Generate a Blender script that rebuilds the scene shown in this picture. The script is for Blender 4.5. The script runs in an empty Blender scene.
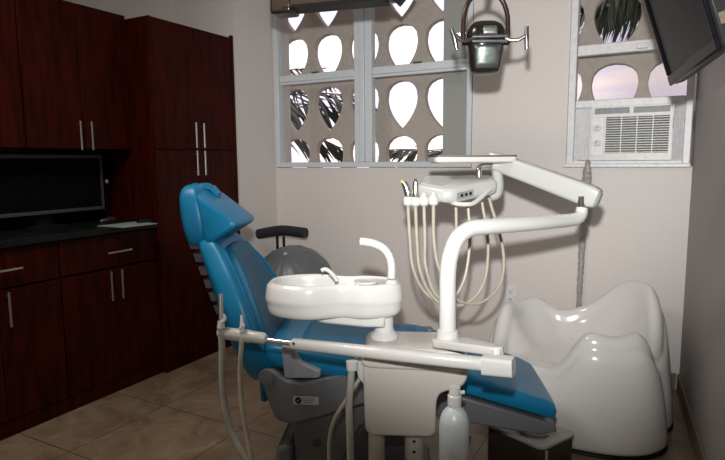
import bpy, bmesh, math, random
from mathutils import Vector, Matrix
random.seed(7)
PI = math.pi
S = bpy.context.scene
COL = S.collection
# ------------------------------------------------------------------ camera
F_PX, CAM_Z = 564.0, 1.33
_y, _p, _r = map(math.radians, (28.5, 7.05, -0.45))
FW = Vector((-math.sin(_y)*math.cos(_p), math.cos(_y)*math.cos(_p), -math.sin(_p)))
_rt = Vector((math.cos(_y), math.sin(_y), 0)); _up = _rt.cross(FW)
RT = _rt*math.cos(_r) + _up*math.sin(_r); UP = RT.cross(FW)
CP = Vector((0, 0, CAM_Z))
cam = bpy.data.objects.new('camera', bpy.data.cameras.new('camera')); COL.objects.link(cam)
m3 = Matrix((RT, UP, -FW)).transposed()
cam.matrix_world = Matrix.Translation(CP) @ m3.to_4x4()
cam.data.sensor_width = 36; cam.data.lens = 36*F_PX/725; cam.data.clip_start = 0.02
S.camera = cam
# ------------------------------------------------------------------ world (dusk sky)
W = bpy.data.worlds.new('sky'); S.world = W; W.use_nodes = True
nt = W.node_tree; nt.nodes.clear()
out = nt.nodes.new('ShaderNodeOutputWorld'); bg = nt.nodes.new('ShaderNodeBackground')
tc = nt.nodes.new('ShaderNodeTexCoord'); mp = nt.nodes.new('ShaderNodeMapping')
mp.inputs['Scale'].default_value = (1.2, 1.2, 6)
nz = nt.nodes.new('ShaderNodeTexNoise'); nz.inputs['Scale'].default_value = 2.2; nz.inputs['Detail'].default_value = 5
cr = nt.nodes.new('ShaderNodeValToRGB')
cr.color_ramp.elements[0].position = .38; cr.color_ramp.elements[0].color = (.62, .57, .72, 1)
cr.color_ramp.elements[1].position = .60; cr.color_ramp.elements[1].color = (1, .80, .74, 1)
e = cr.color_ramp.elements.new(.5); e.color = (.78, .66, .76, 1)
# brighter to the west (where the large window looks)
sx = nt.nodes.new('ShaderNodeSeparateXYZ'); mr = nt.nodes.new('ShaderNodeMapRange')
mr.inputs['From Min'].default_value = -.30; mr.inputs['From Max'].default_value = -.04
mr.inputs['To Min'].default_value = 2.2; mr.inputs['To Max'].default_value = .95
nt.links.new(tc.outputs['Generated'], mp.inputs['Vector']); nt.links.new(mp.outputs[0], nz.inputs['Vector'])
nt.links.new(nz.outputs[0], cr.inputs[0]); nt.links.new(cr.outputs[0], bg.inputs['Color'])
nt.links.new(tc.outputs['Generated'], sx.inputs[0]); nt.links.new(sx.outputs['X'], mr.inputs['Value'])
nt.links.new(mr.outputs[0], bg.inputs['Strength']); nt.links.new(bg.outputs[0], out.inputs['Surface'])
# ------------------------------------------------------------------ lights
def lamp(name, kind, loc, energy, col, **k):
    d = bpy.data.lights.new(name, kind); d.energy = energy; d.color = col
    for a, b in k.items(): setattr(d, a, b)
    o = bpy.data.objects.new(name, d); COL.objects.link(o); o.location = loc
    return o
flash = lamp('camera_flash', 'SPOT', CP + UP*.16 - RT*.01, 340, (1, .975, .955), spot_size=math.radians(79), spot_blend=1.0, shadow_soft_size=.022)
aim = (FW + RT*.22 + UP*.20).normalized()
flash.rotation_euler = (-aim).to_track_quat('Z', 'Y').to_euler()
room = lamp('ceiling_lamp', 'AREA', (-1.75, 1.0, 2.68), 29, (1, .91, .82), shape='RECTANGLE', size=.7, size_y=.5)
S.view_settings.view_transform = 'Standard'; S.view_settings.look = 'None'
S.view_settings.exposure = 0.0; S.view_settings.gamma = 1; S.view_settings.use_curve_mapping = False

# ------------------------------------------------------------------ materials
def M(name, col, rough=.5, metal=0, coat=0, noise=None, bump=0, bscale=40, spec=.5, trans=0, alpha=1, stretch=(1, 1, 1), tintv=.0):
    m = bpy.data.materials.new(name); m.use_nodes = True; n = m.node_tree
    b = n.nodes['Principled BSDF']
    b.inputs['Base Color'].default_value = (*col, 1); b.inputs['Roughness'].default_value = rough
    b.inputs['Metallic'].default_value = metal; b.inputs['Coat Weight'].default_value = coat
    b.inputs['Specular IOR Level'].default_value = spec
    b.inputs['Transmission Weight'].default_value = trans; b.inputs['Alpha'].default_value = alpha
    t = n.nodes.new('ShaderNodeTexCoord'); mp = n.nodes.new('ShaderNodeMapping'); mp.inputs['Scale'].default_value = stretch
    n.links.new(t.outputs['Object'], mp.inputs[0])
    nz = n.nodes.new('ShaderNodeTexNoise'); nz.inputs['Scale'].default_value = bscale; nz.inputs['Detail'].default_value = 6
    n.links.new(mp.outputs[0], nz.inputs['Vector'])
    c2 = noise or tuple(c*.88 for c in col)
    r = n.nodes.new('ShaderNodeValToRGB'); r.color_ramp.elements[0].position = .35; r.color_ramp.elements[1].position = .65
    r.color_ramp.elements[0].color = (*c2, 1); r.color_ramp.elements[1].color = (*col, 1)
    n.links.new(nz.outputs[0], r.inputs[0]); n.links.new(r.outputs[0], b.inputs['Base Color'])
    if bump:
        bp = n.nodes.new('ShaderNodeBump'); bp.inputs['Strength'].default_value = bump; bp.inputs['Distance'].default_value = .01
        n.links.new(nz.outputs[0], bp.inputs['Height']); n.links.new(bp.outputs[0], b.inputs['Normal'])
    return m
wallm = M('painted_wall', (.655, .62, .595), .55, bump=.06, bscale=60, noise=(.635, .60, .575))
wallr = M('painted_wall_shaded', (.34, .32, .31), .6, bump=.06, bscale=60, noise=(.33, .31, .30))  # right wall: dimness of grazing light put into a darker paint colour
ceilm = M('painted_ceiling', (.62, .60, .57), .8, bump=.05)
wood = M('mahogany_laminate', (.046, .0046, .0020), .42, bscale=7, noise=(.020, .0026, .0014), stretch=(5, 5, .55), bump=.02, spec=.08)
woodin = M('dark_mahogany_panel', (.020, .0034, .0022), .42, bscale=7, noise=(.010, .002, .0013), stretch=(5, 5, .55), spec=.2)
granite = M('black_granite', (.010, .018, .015), .3, spec=.15, bscale=90, noise=(.003, .004, .004))
steel = M('brushed_steel', (.62, .62, .62), .28, metal=1, bscale=80)
chromed = M('satin_chrome', (.42, .43, .45), .28, metal=1)
chrome = M('chrome', (.85, .85, .86), .06, metal=1)
bronze = M('dark_bronze_enamel', (.030, .017, .011), .25, metal=.2, bscale=30)
bronzed = M('black_brown_enamel', (.012, .009, .008), .2)
blackp = M('black_plastic', (.012, .012, .013), .35)
blackg = M('black_gloss_plastic', (.005, .005, .007), .2, spec=.08)
screenm = M('dark_screen_glass', (.006, .006, .007), .25, spec=.05)
for _m in (blackg, screenm, blackp): _m.node_tree.nodes['Principled BSDF'].inputs['IOR'].default_value = 1.18
blackf = M('black_foam', (.018, .018, .02), .6, bump=.3, bscale=200)
blue = M('blue_vinyl', (.003, .148, .295), .40, bscale=12, noise=(.0025, .138, .275), bump=.10, spec=.35)
blued = M('blue_vinyl_insert', (.003, .105, .205), .48, bscale=260, noise=(.0025, .095, .185), bump=.25)
greyp = M('grey_plastic', (.125, .135, .145), .42, bscale=15, noise=(.118, .127, .137))
greyl = M('light_grey_plastic', (.22, .235, .245), .45)
greyd = M('dark_grey_plastic', (.06, .065, .07), .5)
white = M('white_gloss_enamel', (.54, .545, .53), .22, coat=.4, bscale=5, noise=(.53, .535, .52))
cream = M('cream_plastic', (.50, .48, .445), .33, coat=.2, bscale=5, noise=(.49, .47, .435))
dgrey = M('pale_grey_plastic', (.40, .41, .395), .3, coat=.3, noise=(.39, .40, .385), bscale=4)
hosem = M('cream_hose', (.41, .385, .31), .4)
hoseg = M('grey_hose', (.40, .39, .34), .45)
tubm = M('white_rotomoulded_plastic', (.70, .70, .675), .16, coat=.6, bscale=4, noise=(.69, .69, .665))
ballm = M('grey_rubber', (.115, .125, .135), .38, bscale=10, noise=(.11, .12, .13))
alum = M('white_aluminium', (.60, .645, .68), .38, bscale=30, noise=(.57, .61, .645))
paintw = M('white_paint', (.72, .73, .74), .4, bump=.05)
concr = M('painted_concrete', (.58, .51, .45), .9, bump=.25, bscale=30, noise=(.52, .455, .40))
pierm = M('grey_green_render', (.46, .46, .44), .9, bump=.2, bscale=80, noise=(.42, .42, .40))
acm = M('air_conditioner_plastic', (.64, .65, .62), .4)
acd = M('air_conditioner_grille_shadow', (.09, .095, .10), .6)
palm = M('palm_leaf', (.035, .055, .03), .45, bscale=20)
barkm = M('palm_bark', (.10, .07, .05), .9, bump=.5)
boxm = M('dark_brown_metal', (.045, .032, .024), .3, bscale=20)
boxt = M('grey_metal_lid', (.34, .33, .31), .35)
bottlem = M('translucent_white_plastic', (.62, .68, .70), .3, trans=.15, noise=(.60, .66, .68))
paper = M('pale_paper', (.30, .36, .34), .7)
yellow = M('yellow_plastic', (.6, .5, .06), .4)
groundm = M('dusk_ground', (.16, .11, .10), .95, bscale=3, noise=(.07, .06, .055))
def glass(name, alpha, col=(.96, .97, .97), rough=.02):
    m = bpy.data.materials.new(name); m.use_nodes = True; n = m.node_tree; n.nodes.clear()
    o = n.nodes.new('ShaderNodeOutputMaterial'); mx = n.nodes.new('ShaderNodeMixShader')
    t = n.nodes.new('ShaderNodeBsdfTransparent'); t.inputs[0].default_value = (*col, 1)
    g = n.nodes.new('ShaderNodeBsdfGlossy'); g.inputs['Roughness'].default_value = rough
    mx.inputs[0].default_value = alpha
    n.links.new(t.outputs[0], mx.inputs[1]); n.links.new(g.outputs[0], mx.inputs[2]); n.links.new(mx.outputs[0], o.inputs[0])
    return m
glassm = glass('window_glass', .05)
lensm = glass('lamp_lens_glass', .25, (.85, .88, .85))
clearp = M('clear_plastic_sheet', (.55, .62, .66), .14, bump=1.0, bscale=22, alpha=.045, spec=.6)
bagm = M('crumpled_clear_plastic', (.50, .47, .45), .2, bump=1.0, bscale=40, alpha=.6, spec=.8)
def tilemat():
    m = bpy.data.materials.new('ceramic_tile'); m.use_nodes = True; n = m.node_tree; b = n.nodes['Principled BSDF']
    t = n.nodes.new('ShaderNodeTexCoord'); mp = n.nodes.new('ShaderNodeMapping')
    mp.inputs['Location'].default_value = (2.165, -1.685, 0)
    br = n.nodes.new('ShaderNodeTexBrick'); br.offset = 0; br.squash = 1
    br.inputs['Scale'].default_value = 1; br.inputs['Brick Width'].default_value = .556; br.inputs['Row Height'].default_value = .556
    br.inputs['Mortar Size'].default_value = .0028; br.inputs['Mortar Smooth'].default_value = .3
    n.links.new(t.outputs['Object'], mp.inputs[0]); n.links.new(mp.outputs[0], br.inputs['Vector'])
    nz = n.nodes.new('ShaderNodeTexNoise'); nz.inputs['Scale'].default_value = 5; nz.inputs['Detail'].default_value = 9; nz.inputs['Roughness'].default_value = .68
    nz.inputs['Distortion'].default_value = .8
    n.links.new(t.outputs['Object'], nz.inputs['Vector'])
    r = n.nodes.new('ShaderNodeValToRGB'); r.color_ramp.elements[0].position = .36; r.color_ramp.elements[1].position = .66
    r.color_ramp.elements[0].color = (.155, .105, .064, 1); r.color_ramp.elements[1].color = (.265, .205, .138, 1)
    n.links.new(nz.outputs[0], r.inputs[0])
    mx = n.nodes.new('ShaderNodeMixRGB'); mx.inputs['Color2'].default_value = (.035, .028, .02, 1)
    n.links.new(br.outputs['Fac'], mx.inputs[0]); n.links.new(r.outputs[0], mx.inputs['Color1']); n.links.new(mx.outputs[0], b.inputs['Base Color'])
    b.inputs['Roughness'].default_value = .38
    bp = n.nodes.new('ShaderNodeBump'); bp.inputs['Strength'].default_value = .4; bp.inputs['Distance'].default_value = .004; bp.invert = True
    n.links.new(br.outputs['Fac'], bp.inputs['Height']); n.links.new(bp.outputs[0], b.inputs['Normal'])
    return m
tiles = tilemat()

# ------------------------------------------------------------------ helpers
def at(u, v, dist):                       # point at a distance along the view of a picture coordinate
    return CP + (FW + RT*((u-362.5)/F_PX) - UP*((v-230)/F_PX))*dist
def on(u, v, ax, val):
    d = FW + RT*((u-362.5)/F_PX) - UP*((v-230)/F_PX)
    return CP + d*((val-CP[ax])/d[ax])
AX = Vector((.913, .407, 0)).normalized(); NX = Vector((-AX.y, AX.x, 0)); ORG = Vector((-1.279, 1.852, 0))
def L(u, v, z): return ORG + AX*u + NX*v + Vector((0, 0, z))
def LP(px, py, off):                      # (u, z) where a picture coordinate meets the upright plane v=off
    d = FW + RT*((px-362.5)/F_PX) - UP*((py-230)/F_PX); P = ORG + NX*off
    p = CP + d*((P-CP).dot(NX)/d.dot(NX)); return ((p-ORG).dot(AX), p.z)
WM = {}
def thing(name, loc, label, cat, group=None, rz=0):
    o = bpy.data.objects.new(name, None); COL.objects.link(o); o.empty_display_size = .1
    o.location = loc; o.rotation_euler = (0, 0, rz); o['label'] = label; o['category'] = cat
    if group: o['group'] = group
    WM[o] = Matrix.Translation(Vector(loc)) @ Matrix.Rotation(rz, 4, 'Z')
    return o
def obj(name, bm, mat, parent=None, smooth=True, bevel=0, sub=0, label=None, seg=2, angle=35):
    bmesh.ops.recalc_face_normals(bm, faces=bm.faces)
    wm = Matrix.Identity(4)
    if parent is not None: wm = WM[parent]
    else:
        cs = [v.co for v in bm.verts]
        lo = Vector([min(c[i] for c in cs) for i in range(3)]); hi = Vector([max(c[i] for c in cs) for i in range(3)])
        wm = Matrix.Translation(((lo.x+hi.x)/2, (lo.y+hi.y)/2, lo.z))
    bm.transform(wm.inverted())
    me = bpy.data.meshes.new(name); bm.to_mesh(me); bm.free()
    for m in (mat if isinstance(mat, (list, tuple)) else [mat]): me.materials.append(m)
    o = bpy.data.objects.new(name, me); COL.objects.link(o)
    if parent is not None: o.parent = parent
    else: o.matrix_world = wm
    WM[o] = wm
    if bevel:
        b = o.modifiers.new('bevel', 'BEVEL'); b.width = bevel; b.segments = seg; b.limit_method = 'ANGLE'; b.angle_limit = math.radians(40)
    if sub:
        s = o.modifiers.new('sub', 'SUBSURF'); s.levels = sub; s.render_levels = sub
    if smooth:
        for p in me.polygons: p.use_smooth = True
        if not sub:
            try: me.set_sharp_from_angle(angle=math.radians(angle))
            except Exception: pass
    if label: o['label'] = label
    return o
def tag(o, label, cat, group=None, kind=None):
    o['label'] = label; o['category'] = cat
    if group: o['group'] = group
    if kind: o['kind'] = kind
    return o
def struct(name, bm, mat, **k):
    o = obj(name, bm, mat, **k); o['kind'] = 'structure'; return o
def NB(): return bmesh.new()
def hexa(bm, P):                          # 8 corners: bottom 4, top 4
    v = [bm.verts.new(p) for p in P]
    for f in ((0, 3, 2, 1), (4, 5, 6, 7), (0, 1, 5, 4), (1, 2, 6, 5), (2, 3, 7, 6), (3, 0, 4, 7)): bm.faces.new([v[i] for i in f])
    return bm
def box(x0, x1, y0, y1, z0, z1, bm=None):
    bm = bm or NB()
    return hexa(bm, [Vector(p) for p in ((x0, y0, z0), (x1, y0, z0), (x1, y1, z0), (x0, y1, z0), (x0, y0, z1), (x1, y0, z1), (x1, y1, z1), (x0, y1, z1))])
def lbox(u0, u1, v0, v1, z0, z1, bm=None):
    bm = bm or NB()
    return hexa(bm, [L(*p) for p in ((u0, v0, z0), (u1, v0, z0), (u1, v1, z0), (u0, v1, z0), (u0, v0, z1), (u1, v0, z1), (u1, v1, z1), (u0, v1, z1))])
def prism(pts, ext, bm=None):
    bm = bm or NB(); ext = Vector(ext)
    a = [bm.verts.new(p) for p in pts]; b = [bm.verts.new(Vector(p)+ext) for p in pts]; n = len(pts)
    bm.faces.new(a); bm.faces.new(b[::-1])
    for i in range(n): bm.faces.new((a[i], a[(i+1) % n], b[(i+1) % n], b[i]))
    return bm
def rnd(pts, r, n=5):                     # round the corners of a 2-D outline
    o = []; N = len(pts)
    for i in range(N):
        p = Vector(pts[i]); a = Vector(pts[i-1]); b = Vector(pts[(i+1) % N])
        rr = r[i] if isinstance(r, (list, tuple)) else r
        da = (a-p); db = (b-p); t = min(rr, da.length*.48, db.length*.48)
        if t < 1e-5: o.append(p); continue
        s = p+da.normalized()*t; e = p+db.normalized()*t
        for k in range(n+1):
            q = k/n; o.append(s*(1-q)**2 + p*2*q*(1-q) + e*q*q)
    return o
def spline(P, n=10):
    P = [Vector(p) for p in P]; Q = [P[0]*2-P[1]]+P+[P[-1]*2-P[-2]]; o = []
    for i in range(1, len(Q)-2):
        a, b, c, d = Q[i-1:i+3]
        for k in range(n):
            t = k/n
            o.append(.5*((2*b)+(c-a)*t+(2*a-5*b+4*c-d)*t*t+(3*b-a-3*c+d)*t**3))
    o.append(P[-1]); return o
def tube(P, r, seg=12, bm=None, smooth=0, asp=None):
    bm = bm or NB()
    if smooth: 
        n0 = len(P)
        if isinstance(r, (list, tuple)):
            R2 = []
            for i in range(n0-1):
                for k in range(smooth): R2.append(r[i]+(r[i+1]-r[i])*k/smooth)
            R2.append(r[-1]); r = R2
        P = spline(P, smooth)
    P = [Vector(p) for p in P]; n = len(P)
    if not isinstance(r, (list, tuple)): r = [r]*n
    T = [(P[min(i+1, n-1)]-P[max(i-1, 0)]).normalized() for i in range(n)]
    ref = Vector((0, 0, 1)) if abs(T[0].z) < .9 else Vector((1, 0, 0))
    X = (ref-T[0]*ref.dot(T[0])).normalized(); rings = []
    for i in range(n):
        X = (X-T[i]*X.dot(T[i])).normalized(); Y = T[i].cross(X)
        rings.append([bm.verts.new(P[i]+(X*math.cos(a)+Y*math.sin(a))*r[i]) for a in [2*PI*k/seg for k in range(seg)]])
    for i in range(n-1):
        for k in range(seg): bm.faces.new((rings[i][k], rings[i][(k+1) % seg], rings[i+1][(k+1) % seg], rings[i+1][k]))
    bm.faces.new(rings[0][::-1]); bm.faces.new(rings[-1]); return bm
def loft(rings, bm=None, caps=True):
    bm = bm or NB(); V = [[bm.verts.new(p) for p in r] for r in rings]; n = len(rings[0])
    for i in range(len(V)-1):
        for k in range(n): bm.faces.new((V[i][k], V[i][(k+1) % n], V[i+1][(k+1) % n], V[i+1][k]))
    if caps: bm.faces.new(V[0][::-1]); bm.faces.new(V[-1])
    return bm
def lathe(c, prof, seg=32, axis=None, bm=None):   # prof: (radius, height) along axis
    ax = Vector(axis or (0, 0, 1)).normalized(); ref = Vector((1, 0, 0)) if abs(ax.x) < .9 else Vector((0, 1, 0))
    X = (ref-ax*ref.dot(ax)).normalized(); Y = ax.cross(X); c = Vector(c)
    return loft([[c+ax*h+(X*math.cos(2*PI*k/seg)+Y*math.sin(2*PI*k/seg))*max(r, 1e-4) for k in range(seg)] for r, h in prof], bm)
def sgp(a, p): return math.copysign(abs(a)**p, a)

# ================================================================== ROOM
YB, XL, XC, ZC = 3.6, -3.30, -2.725, 2.75
def rwx(y): return .108 + .087*(YB-y)
struct('floor', box(XL-.1, .75, -.8, YB+.2, -.08, 0), tiles, smooth=False)
struct('ceiling', box(XL-.1, .75, -.8, YB+.2, ZC, ZC+.1), ceilm, smooth=False)
struct('wall_left', box(XL-.12, XL, -.8, 3.165, 0, ZC), wallm, smooth=False)
struct('wall_stub', box(XL-.12, XC, 3.165, YB+.2, 0, ZC), wallm, smooth=False)
struct('wall_near', box(XL-.1, .75, -.92, -.8, 0, ZC), wallm, smooth=False)
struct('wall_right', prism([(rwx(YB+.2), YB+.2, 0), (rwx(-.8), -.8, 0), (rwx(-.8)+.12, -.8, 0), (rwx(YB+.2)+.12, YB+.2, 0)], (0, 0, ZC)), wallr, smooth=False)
# back wall with two openings
W1 = (-2.715, -1.14, 1.275, 2.62); W2 = (-.555, .098, 1.285, 2.62)
bm = NB(); t = YB+.2
box(XC, W1[1], YB, t, 0, W1[2], bm); box(W1[1], W2[0], YB, t, 0, ZC, bm); box(W2[0], rwx(YB), YB, t, 0, W2[2], bm)
box(XC, W1[1], YB, t, W1[3], ZC, bm); box(W2[0], rwx(YB), YB, t, W2[3], ZC, bm); box(XC, W1[0], YB, t, W1[2], W1[3], bm)
struct('wall_back', bm, wallm, smooth=False)
bm = prism([(rwx(3.59)-.012, 3.59, 0), (rwx(-.75)-.012, -.75, 0), (rwx(-.75), -.75, 0), (rwx(3.59), 3.59, 0)], (0, 0, .1))
struct('baseboard_right', bm, M('baseboard_tile', (.20, .15, .11), .4, bscale=8), bevel=.003)
struct('baseboard_back', box(XC+.005, rwx(YB)-.015, YB-.012, YB, 0, .1), bpy.data.materials['baseboard_tile'], bevel=.003)

# windows ----------------------------------------------------------
w = struct('window_1', NB() if False else box(-2.71, -2.672, YB-.012, YB+.06, 1.28, 2.61), alum, bevel=.004)
def wpart(name, b, mat, par, **k): 
    o = obj(name, b, mat, par, **k); return o
x0, x1 = -2.672, -1.178
wpart('frame_side', box(x1, W1[1]-.003, YB-.012, YB+.06, 1.28, 2.61), alum, w, bevel=.004)
bm = box(x0, x1, YB-.012, YB+.06, 1.28, 1.318); box(x0, x1, YB-.012, YB+.06, 2.575, 2.61, bm)
wpart('frame_rail', bm, alum, w, bevel=.004)
bm = box(-2.012, -1.965, YB-.005, YB+.06, 1.318, 2.575); box(-1.925, -1.872, YB-.005, YB+.06, 1.318, 2.575, bm); box(-1.965, -1.925, YB-.02, YB+.05, 1.318, 2.575, bm)
wpart('mullion', bm, alum, w, bevel=.005)
for (a, b_) in ((x0, -2.012), (-1.872, x1)):
    bm = box(a+.002, b_-.002, YB+.0, YB+.045, 1.925, 1.975); box(a+.002, b_-.002, YB+.006, YB+.03, 1.905, 1.925, bm)
    wpart('meeting_rail', bm, alum, w, bevel=.004)
    bm = box((a+b_)/2-.03, (a+b_)/2+.03, YB-.008, YB+.01, 1.972, 1.984)
    wpart('latch', bm, greyd, w, bevel=.003)
    g = wpart('pane', box(a, b_, YB+.030, YB+.034, 1.318, 2.575), glassm, w)
w = struct('window_2', box(-.552, -.512, YB-.014, YB+.06, 1.288, 2.61), paintw, bevel=.004)
x0, x1 = -.512, .058
wpart('frame_side', box(x1, .094, YB-.014, YB+.06, 1.288, 2.61), paintw, w, bevel=.004)
bm = box(x0, x1, YB-.02, YB+.06, 1.288, 1.318); box(x0, x1, YB-.014, YB+.06, 2.575, 2.61, bm)
wpart('frame_rail', bm, paintw, w, bevel=.004)
wpart('sill', box(-.562, .098, YB-.045, YB-.014, 1.278, 1.300), paintw, w, bevel=.004)
wpart('meeting_rail', box(x0+.001, x1-.001, YB+.0, YB+.045, 1.925, 1.985), paintw, w, bevel=.005)
wpart('sash_rail', box(x0+.001, x1-.001, YB-.006, YB+.045, 1.625, 1.668), paintw, w, bevel=.005)
wpart('latch', box(-.20, -.14, YB-.02, YB+.0, 1.935, 1.965), paintw, w, bevel=.004)
wpart('pane', box(x0, x1, YB+.030, YB+.034, 1.66, 2.575), glassm, w)
for nm, a, b_ in (('l', x0, -.418), ('r', .004, x1)):      # accordion filler panels beside the air conditioner
    n = 6; P = []
    for k in range(n*2+1): P.append((a+(b_-a)*k/(n*2), YB+.02+(.005 if k % 2 else 0), 1.32))
    P += [(b_, YB+.045, 1.32), (a, YB+.045, 1.32)]
    wpart('filler_panel', prism(P, (0, 0, .305)), paintw, w, smooth=False)

# outside: decorative concrete screens, pier, palms ------------------
def hole(cx, zt, w_, h_):                # one shield shaped opening, flat round top and pointed foot
    P = []
    for k in range(9):
        a = PI*k/8; P.append((cx-math.cos(a)*w_/2, zt-.34*h_+.34*h_*math.sin(a)**.8))
    for k in range(1, 8):
        q = k/8; P.append((cx+w_/2*(1-q**2.0), zt-.34*h_-.66*h_*q))
    P.append((cx, zt-h_))
    for k in range(7, 0, -1):
        q = k/8; P.append((cx-w_/2*(1-q**2.0), zt-.34*h_-.66*h_*q))
    return P
def screen(x0, x1, z0, z1, cxs, tops, w_, h_, pitch, name, label):
    # each cell of the screen is a plate with its own opening
    cu = bpy.data.curves.new(name, 'CURVE'); cu.dimensions = '2D'; cu.fill_mode = 'BOTH'; cu.extrude = .028; cu.bevel_depth = .006; cu.bevel_resolution = 1
    def poly(P):
        s = cu.splines.new('POLY'); s.points.add(len(P)-1); s.use_cyclic_u = True
        for i, p in enumerate(P): s.points[i].co = (p[0], p[1], 0, 1)
    poly([(x0, z0), (x1, z0), (x1, z1), (x0, z1)])
    for cx in cxs:
        for zt in tops: poly(hole(cx, zt, w_, h_))
    tmp = bpy.data.objects.new('tmp', cu); COL.objects.link(tmp)
    dg = bpy.context.evaluated_depsgraph_get(); me = bpy.data.meshes.new_from_object(tmp.evaluated_get(dg))
    bpy.data.objects.remove(tmp); bm = NB(); bm.from_mesh(me)
    bm.transform(Matrix.Translation((0, 3.93, 0)) @ Matrix.Rotation(PI/2, 4, 'X'))
    o = obj(name, bm, concr, smooth=False); tag(o, label, 'screen wall'); return o
pw = .318
c1 = [-1.781+pw*k for k in (-4, -3, -2, -1, 0, 1)]
screen(-3.5, -1.30, 1.05, 3.1, c1, [1.515+.403*k for k in range(0, 4)], .272, .368, .403, 'concrete_screen', 'pale concrete screen wall with pointed openings outside the wide window')
c2 = [-.331+.322*k for k in (-1, 0, 1, 2)]
screen(-.80, .62, 1.0, 2.99, c2, [1.915-.4, 1.918, 2.335, 2.75], .282, .362, .4, 'concrete_screen', 'tan concrete screen wall with rounded openings outside the narrow window')
tag(obj('wall_pier', box(-1.42, -.86, 3.81, 4.03, 0, 3.0), pierm, smooth=False), 'grey-green rendered pier outside, right edge of the wide window', 'pier')
struct('ground', box(-12, 8, 4.1, 22, -.3, -.15), groundm, smooth=False)
def frond(tree, base, tip, sag, n, ll, droop=.6):
    base, tip = Vector(base), Vector(tip)
    P = [base.lerp(tip, q/10)+Vector((0, 0, sag*4*(q/10)*(1-q/10))) for q in range(11)]
    fr = obj('frond', tube(P, [.014-.001*i for i in range(11)], 6), palm, tree)
    bm = NB(); C_ = spline(P, 6); d = (tip-base).normalized(); side = d.cross(Vector((0, 0, 1))).normalized()
    for k in range(n):
        c = C_[int((.08+.9*k/n)*(len(C_)-1))]
        for s in (-1, 1):
            l_ = ll*(.6+.5*math.sin(PI*min(1, k/n+.15)))*random.uniform(.85, 1.1)
            dr = (side*s*random.uniform(.6, .9)+d*.5+Vector((0, 0, -droop*random.uniform(-.2, 1.4)))).normalized()
            wd = d.cross(dr).cross(dr).normalized()*.02
            m_ = c+dr*l_*.5+Vector((0, 0, -.02)); e_ = c+dr*l_+Vector((0, 0, -.10*l_))
            up = dr.cross(wd).normalized()*.002
            a = [c+wd*.4, c-wd*.4, m_-wd, m_+wd, e_]
            v = [bm.verts.new(p+up) for p in a]; u_ = [bm.verts.new(p-up) for p in a]
            for fc in ((0, 1, 2, 3), (3, 2, 4)):
                bm.faces.new([v[i] for i in fc]); bm.faces.new([u_[i] for i in fc][::-1])
    obj('leaflets', bm, palm, fr, smooth=False)['kind'] = 'stuff'
def palm_tree(crown, label, tips):
    crown = Vector(crown)
    t_ = thing('palm_tree', (crown.x, crown.y, -.15), label, 'palm tree')
    g = Vector((crown.x, crown.y, -.15)); m_ = g.lerp(crown, .5)+Vector((.05, .03, 0))
    obj('trunk', tube([g, m_, crown], [.17, .13, .10], 14, smooth=8), barkm, t_)
    for tp, sag, n, ll, dr in tips: frond(t_, crown, tp, sag, n, ll, dr)
palm_tree(at(215, 118, 6.4), 'palm tree outside, its fronds crossing the lower left panes of the wide window',
    [(at(372, 100, 6.2), .16, 44, .7, .7), (at(345, 150, 6.5), .10, 40, .6, .6), (at(330, 75, 6.8), .25, 40, .55, .8), (at(300, 190, 6.0), .05, 30, .6, .5), (at(390, 128, 6.9), .22, 40, .5, .7), (at(120, 60, 6.6), .3, 20, .7, .6)])
palm_tree(at(520, 175, 6.6), 'low palm tree outside behind the pier, fronds in the lowest openings of the wide window',
    [(at(385, 150, 6.4), .10, 40, .42, .6), (at(400, 175, 6.9), .16, 40, .42, .5), (at(440, 150, 7.0), .12, 36, .4, .5), (at(360, 170, 7.2), .14, 40, .45, .5), (at(600, 190, 6.8), .1, 20, .5, .6)])
palm_tree(at(735, -70, 5.6), 'tall palm tree outside, fronds hanging in the narrow window behind the television',
    [(at(600, 12, 5.5), .22, 50, .62, 1.5), (at(650, 38, 5.2), .22, 44, .55, 1.5), (at(560, -18, 5.9), .25, 50, .60, 1.5), (at(690, 45, 5.3), .2, 36, .55, 1.4), (at(648, 50, 5.5), .15, 40, .26, 1.3), (at(585, 8, 5.7), .2, 70, .85, 2.0), (at(600, 0, 5.9), .2, 70, .9, 2.0), (at(592, 16, 5.9), .2, 70, .6, 1.8), (at(575, -10, 6.1), .2, 70, .9, 2.0),  (at(615, -10, 6.2), .2, 50, .7, 1.4), (at(850, -30, 5.6), .3, 20, .7, .8)])

# ================================================================== CABINETS (left)
XT, XBF, XUF = -2.735, -2.765, -2.93      # fronts: tall, base, upper
G = .0025
def handle(root, p0, p1, off=.03, r=.006):
    p0, p1 = Vector(p0), Vector(p1); o_ = Vector((off, 0, 0)); d = (p1-p0).normalized()
    bm = tube([p0+o_-d*.02, p1+o_+d*.02], r, 10); tube([p0+Vector((.0005, 0, 0)), p0+o_], r*.7, 8, bm); tube([p1+Vector((.0005, 0, 0)), p1+o_], r*.7, 8, bm)
    obj('handle', bm, steel, root, label='brushed steel bar handle')
def front(kind, root, y0, y1, z0, z1, xf, h=None):
    d = obj(kind, box(xf-.018, xf, y0+G, y1-G, z0+G, z1-G), wood, root, bevel=.002)
    if h: handle(d, *h)
    return d
c = thing('tall_cabinet', (-3.0, 2.77, 0), 'tall dark mahogany cabinet with four doors beside the blue chair', 'cabinet')
Y0, Y1 = 2.425, 3.152
bm = box(XL+.005, XT-.02, Y0, Y0+.018, 0, 2.185); box(XL+.005, XT-.02, Y1-.018, Y1, 0, 2.185, bm); box(XL+.005, XT-.02, Y0+.018, Y1-.018, 2.165, 2.185, bm)
box(XL+.005, XL+.02, Y0+.018, Y1-.018, 0, 2.165, bm); box(XL+.02, XT-.02, Y0+.018, Y1-.018, 0, .05, bm); box(XL+.02, XT-.02, Y0+.018, Y1-.018, 1.39, 1.41, bm)
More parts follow.
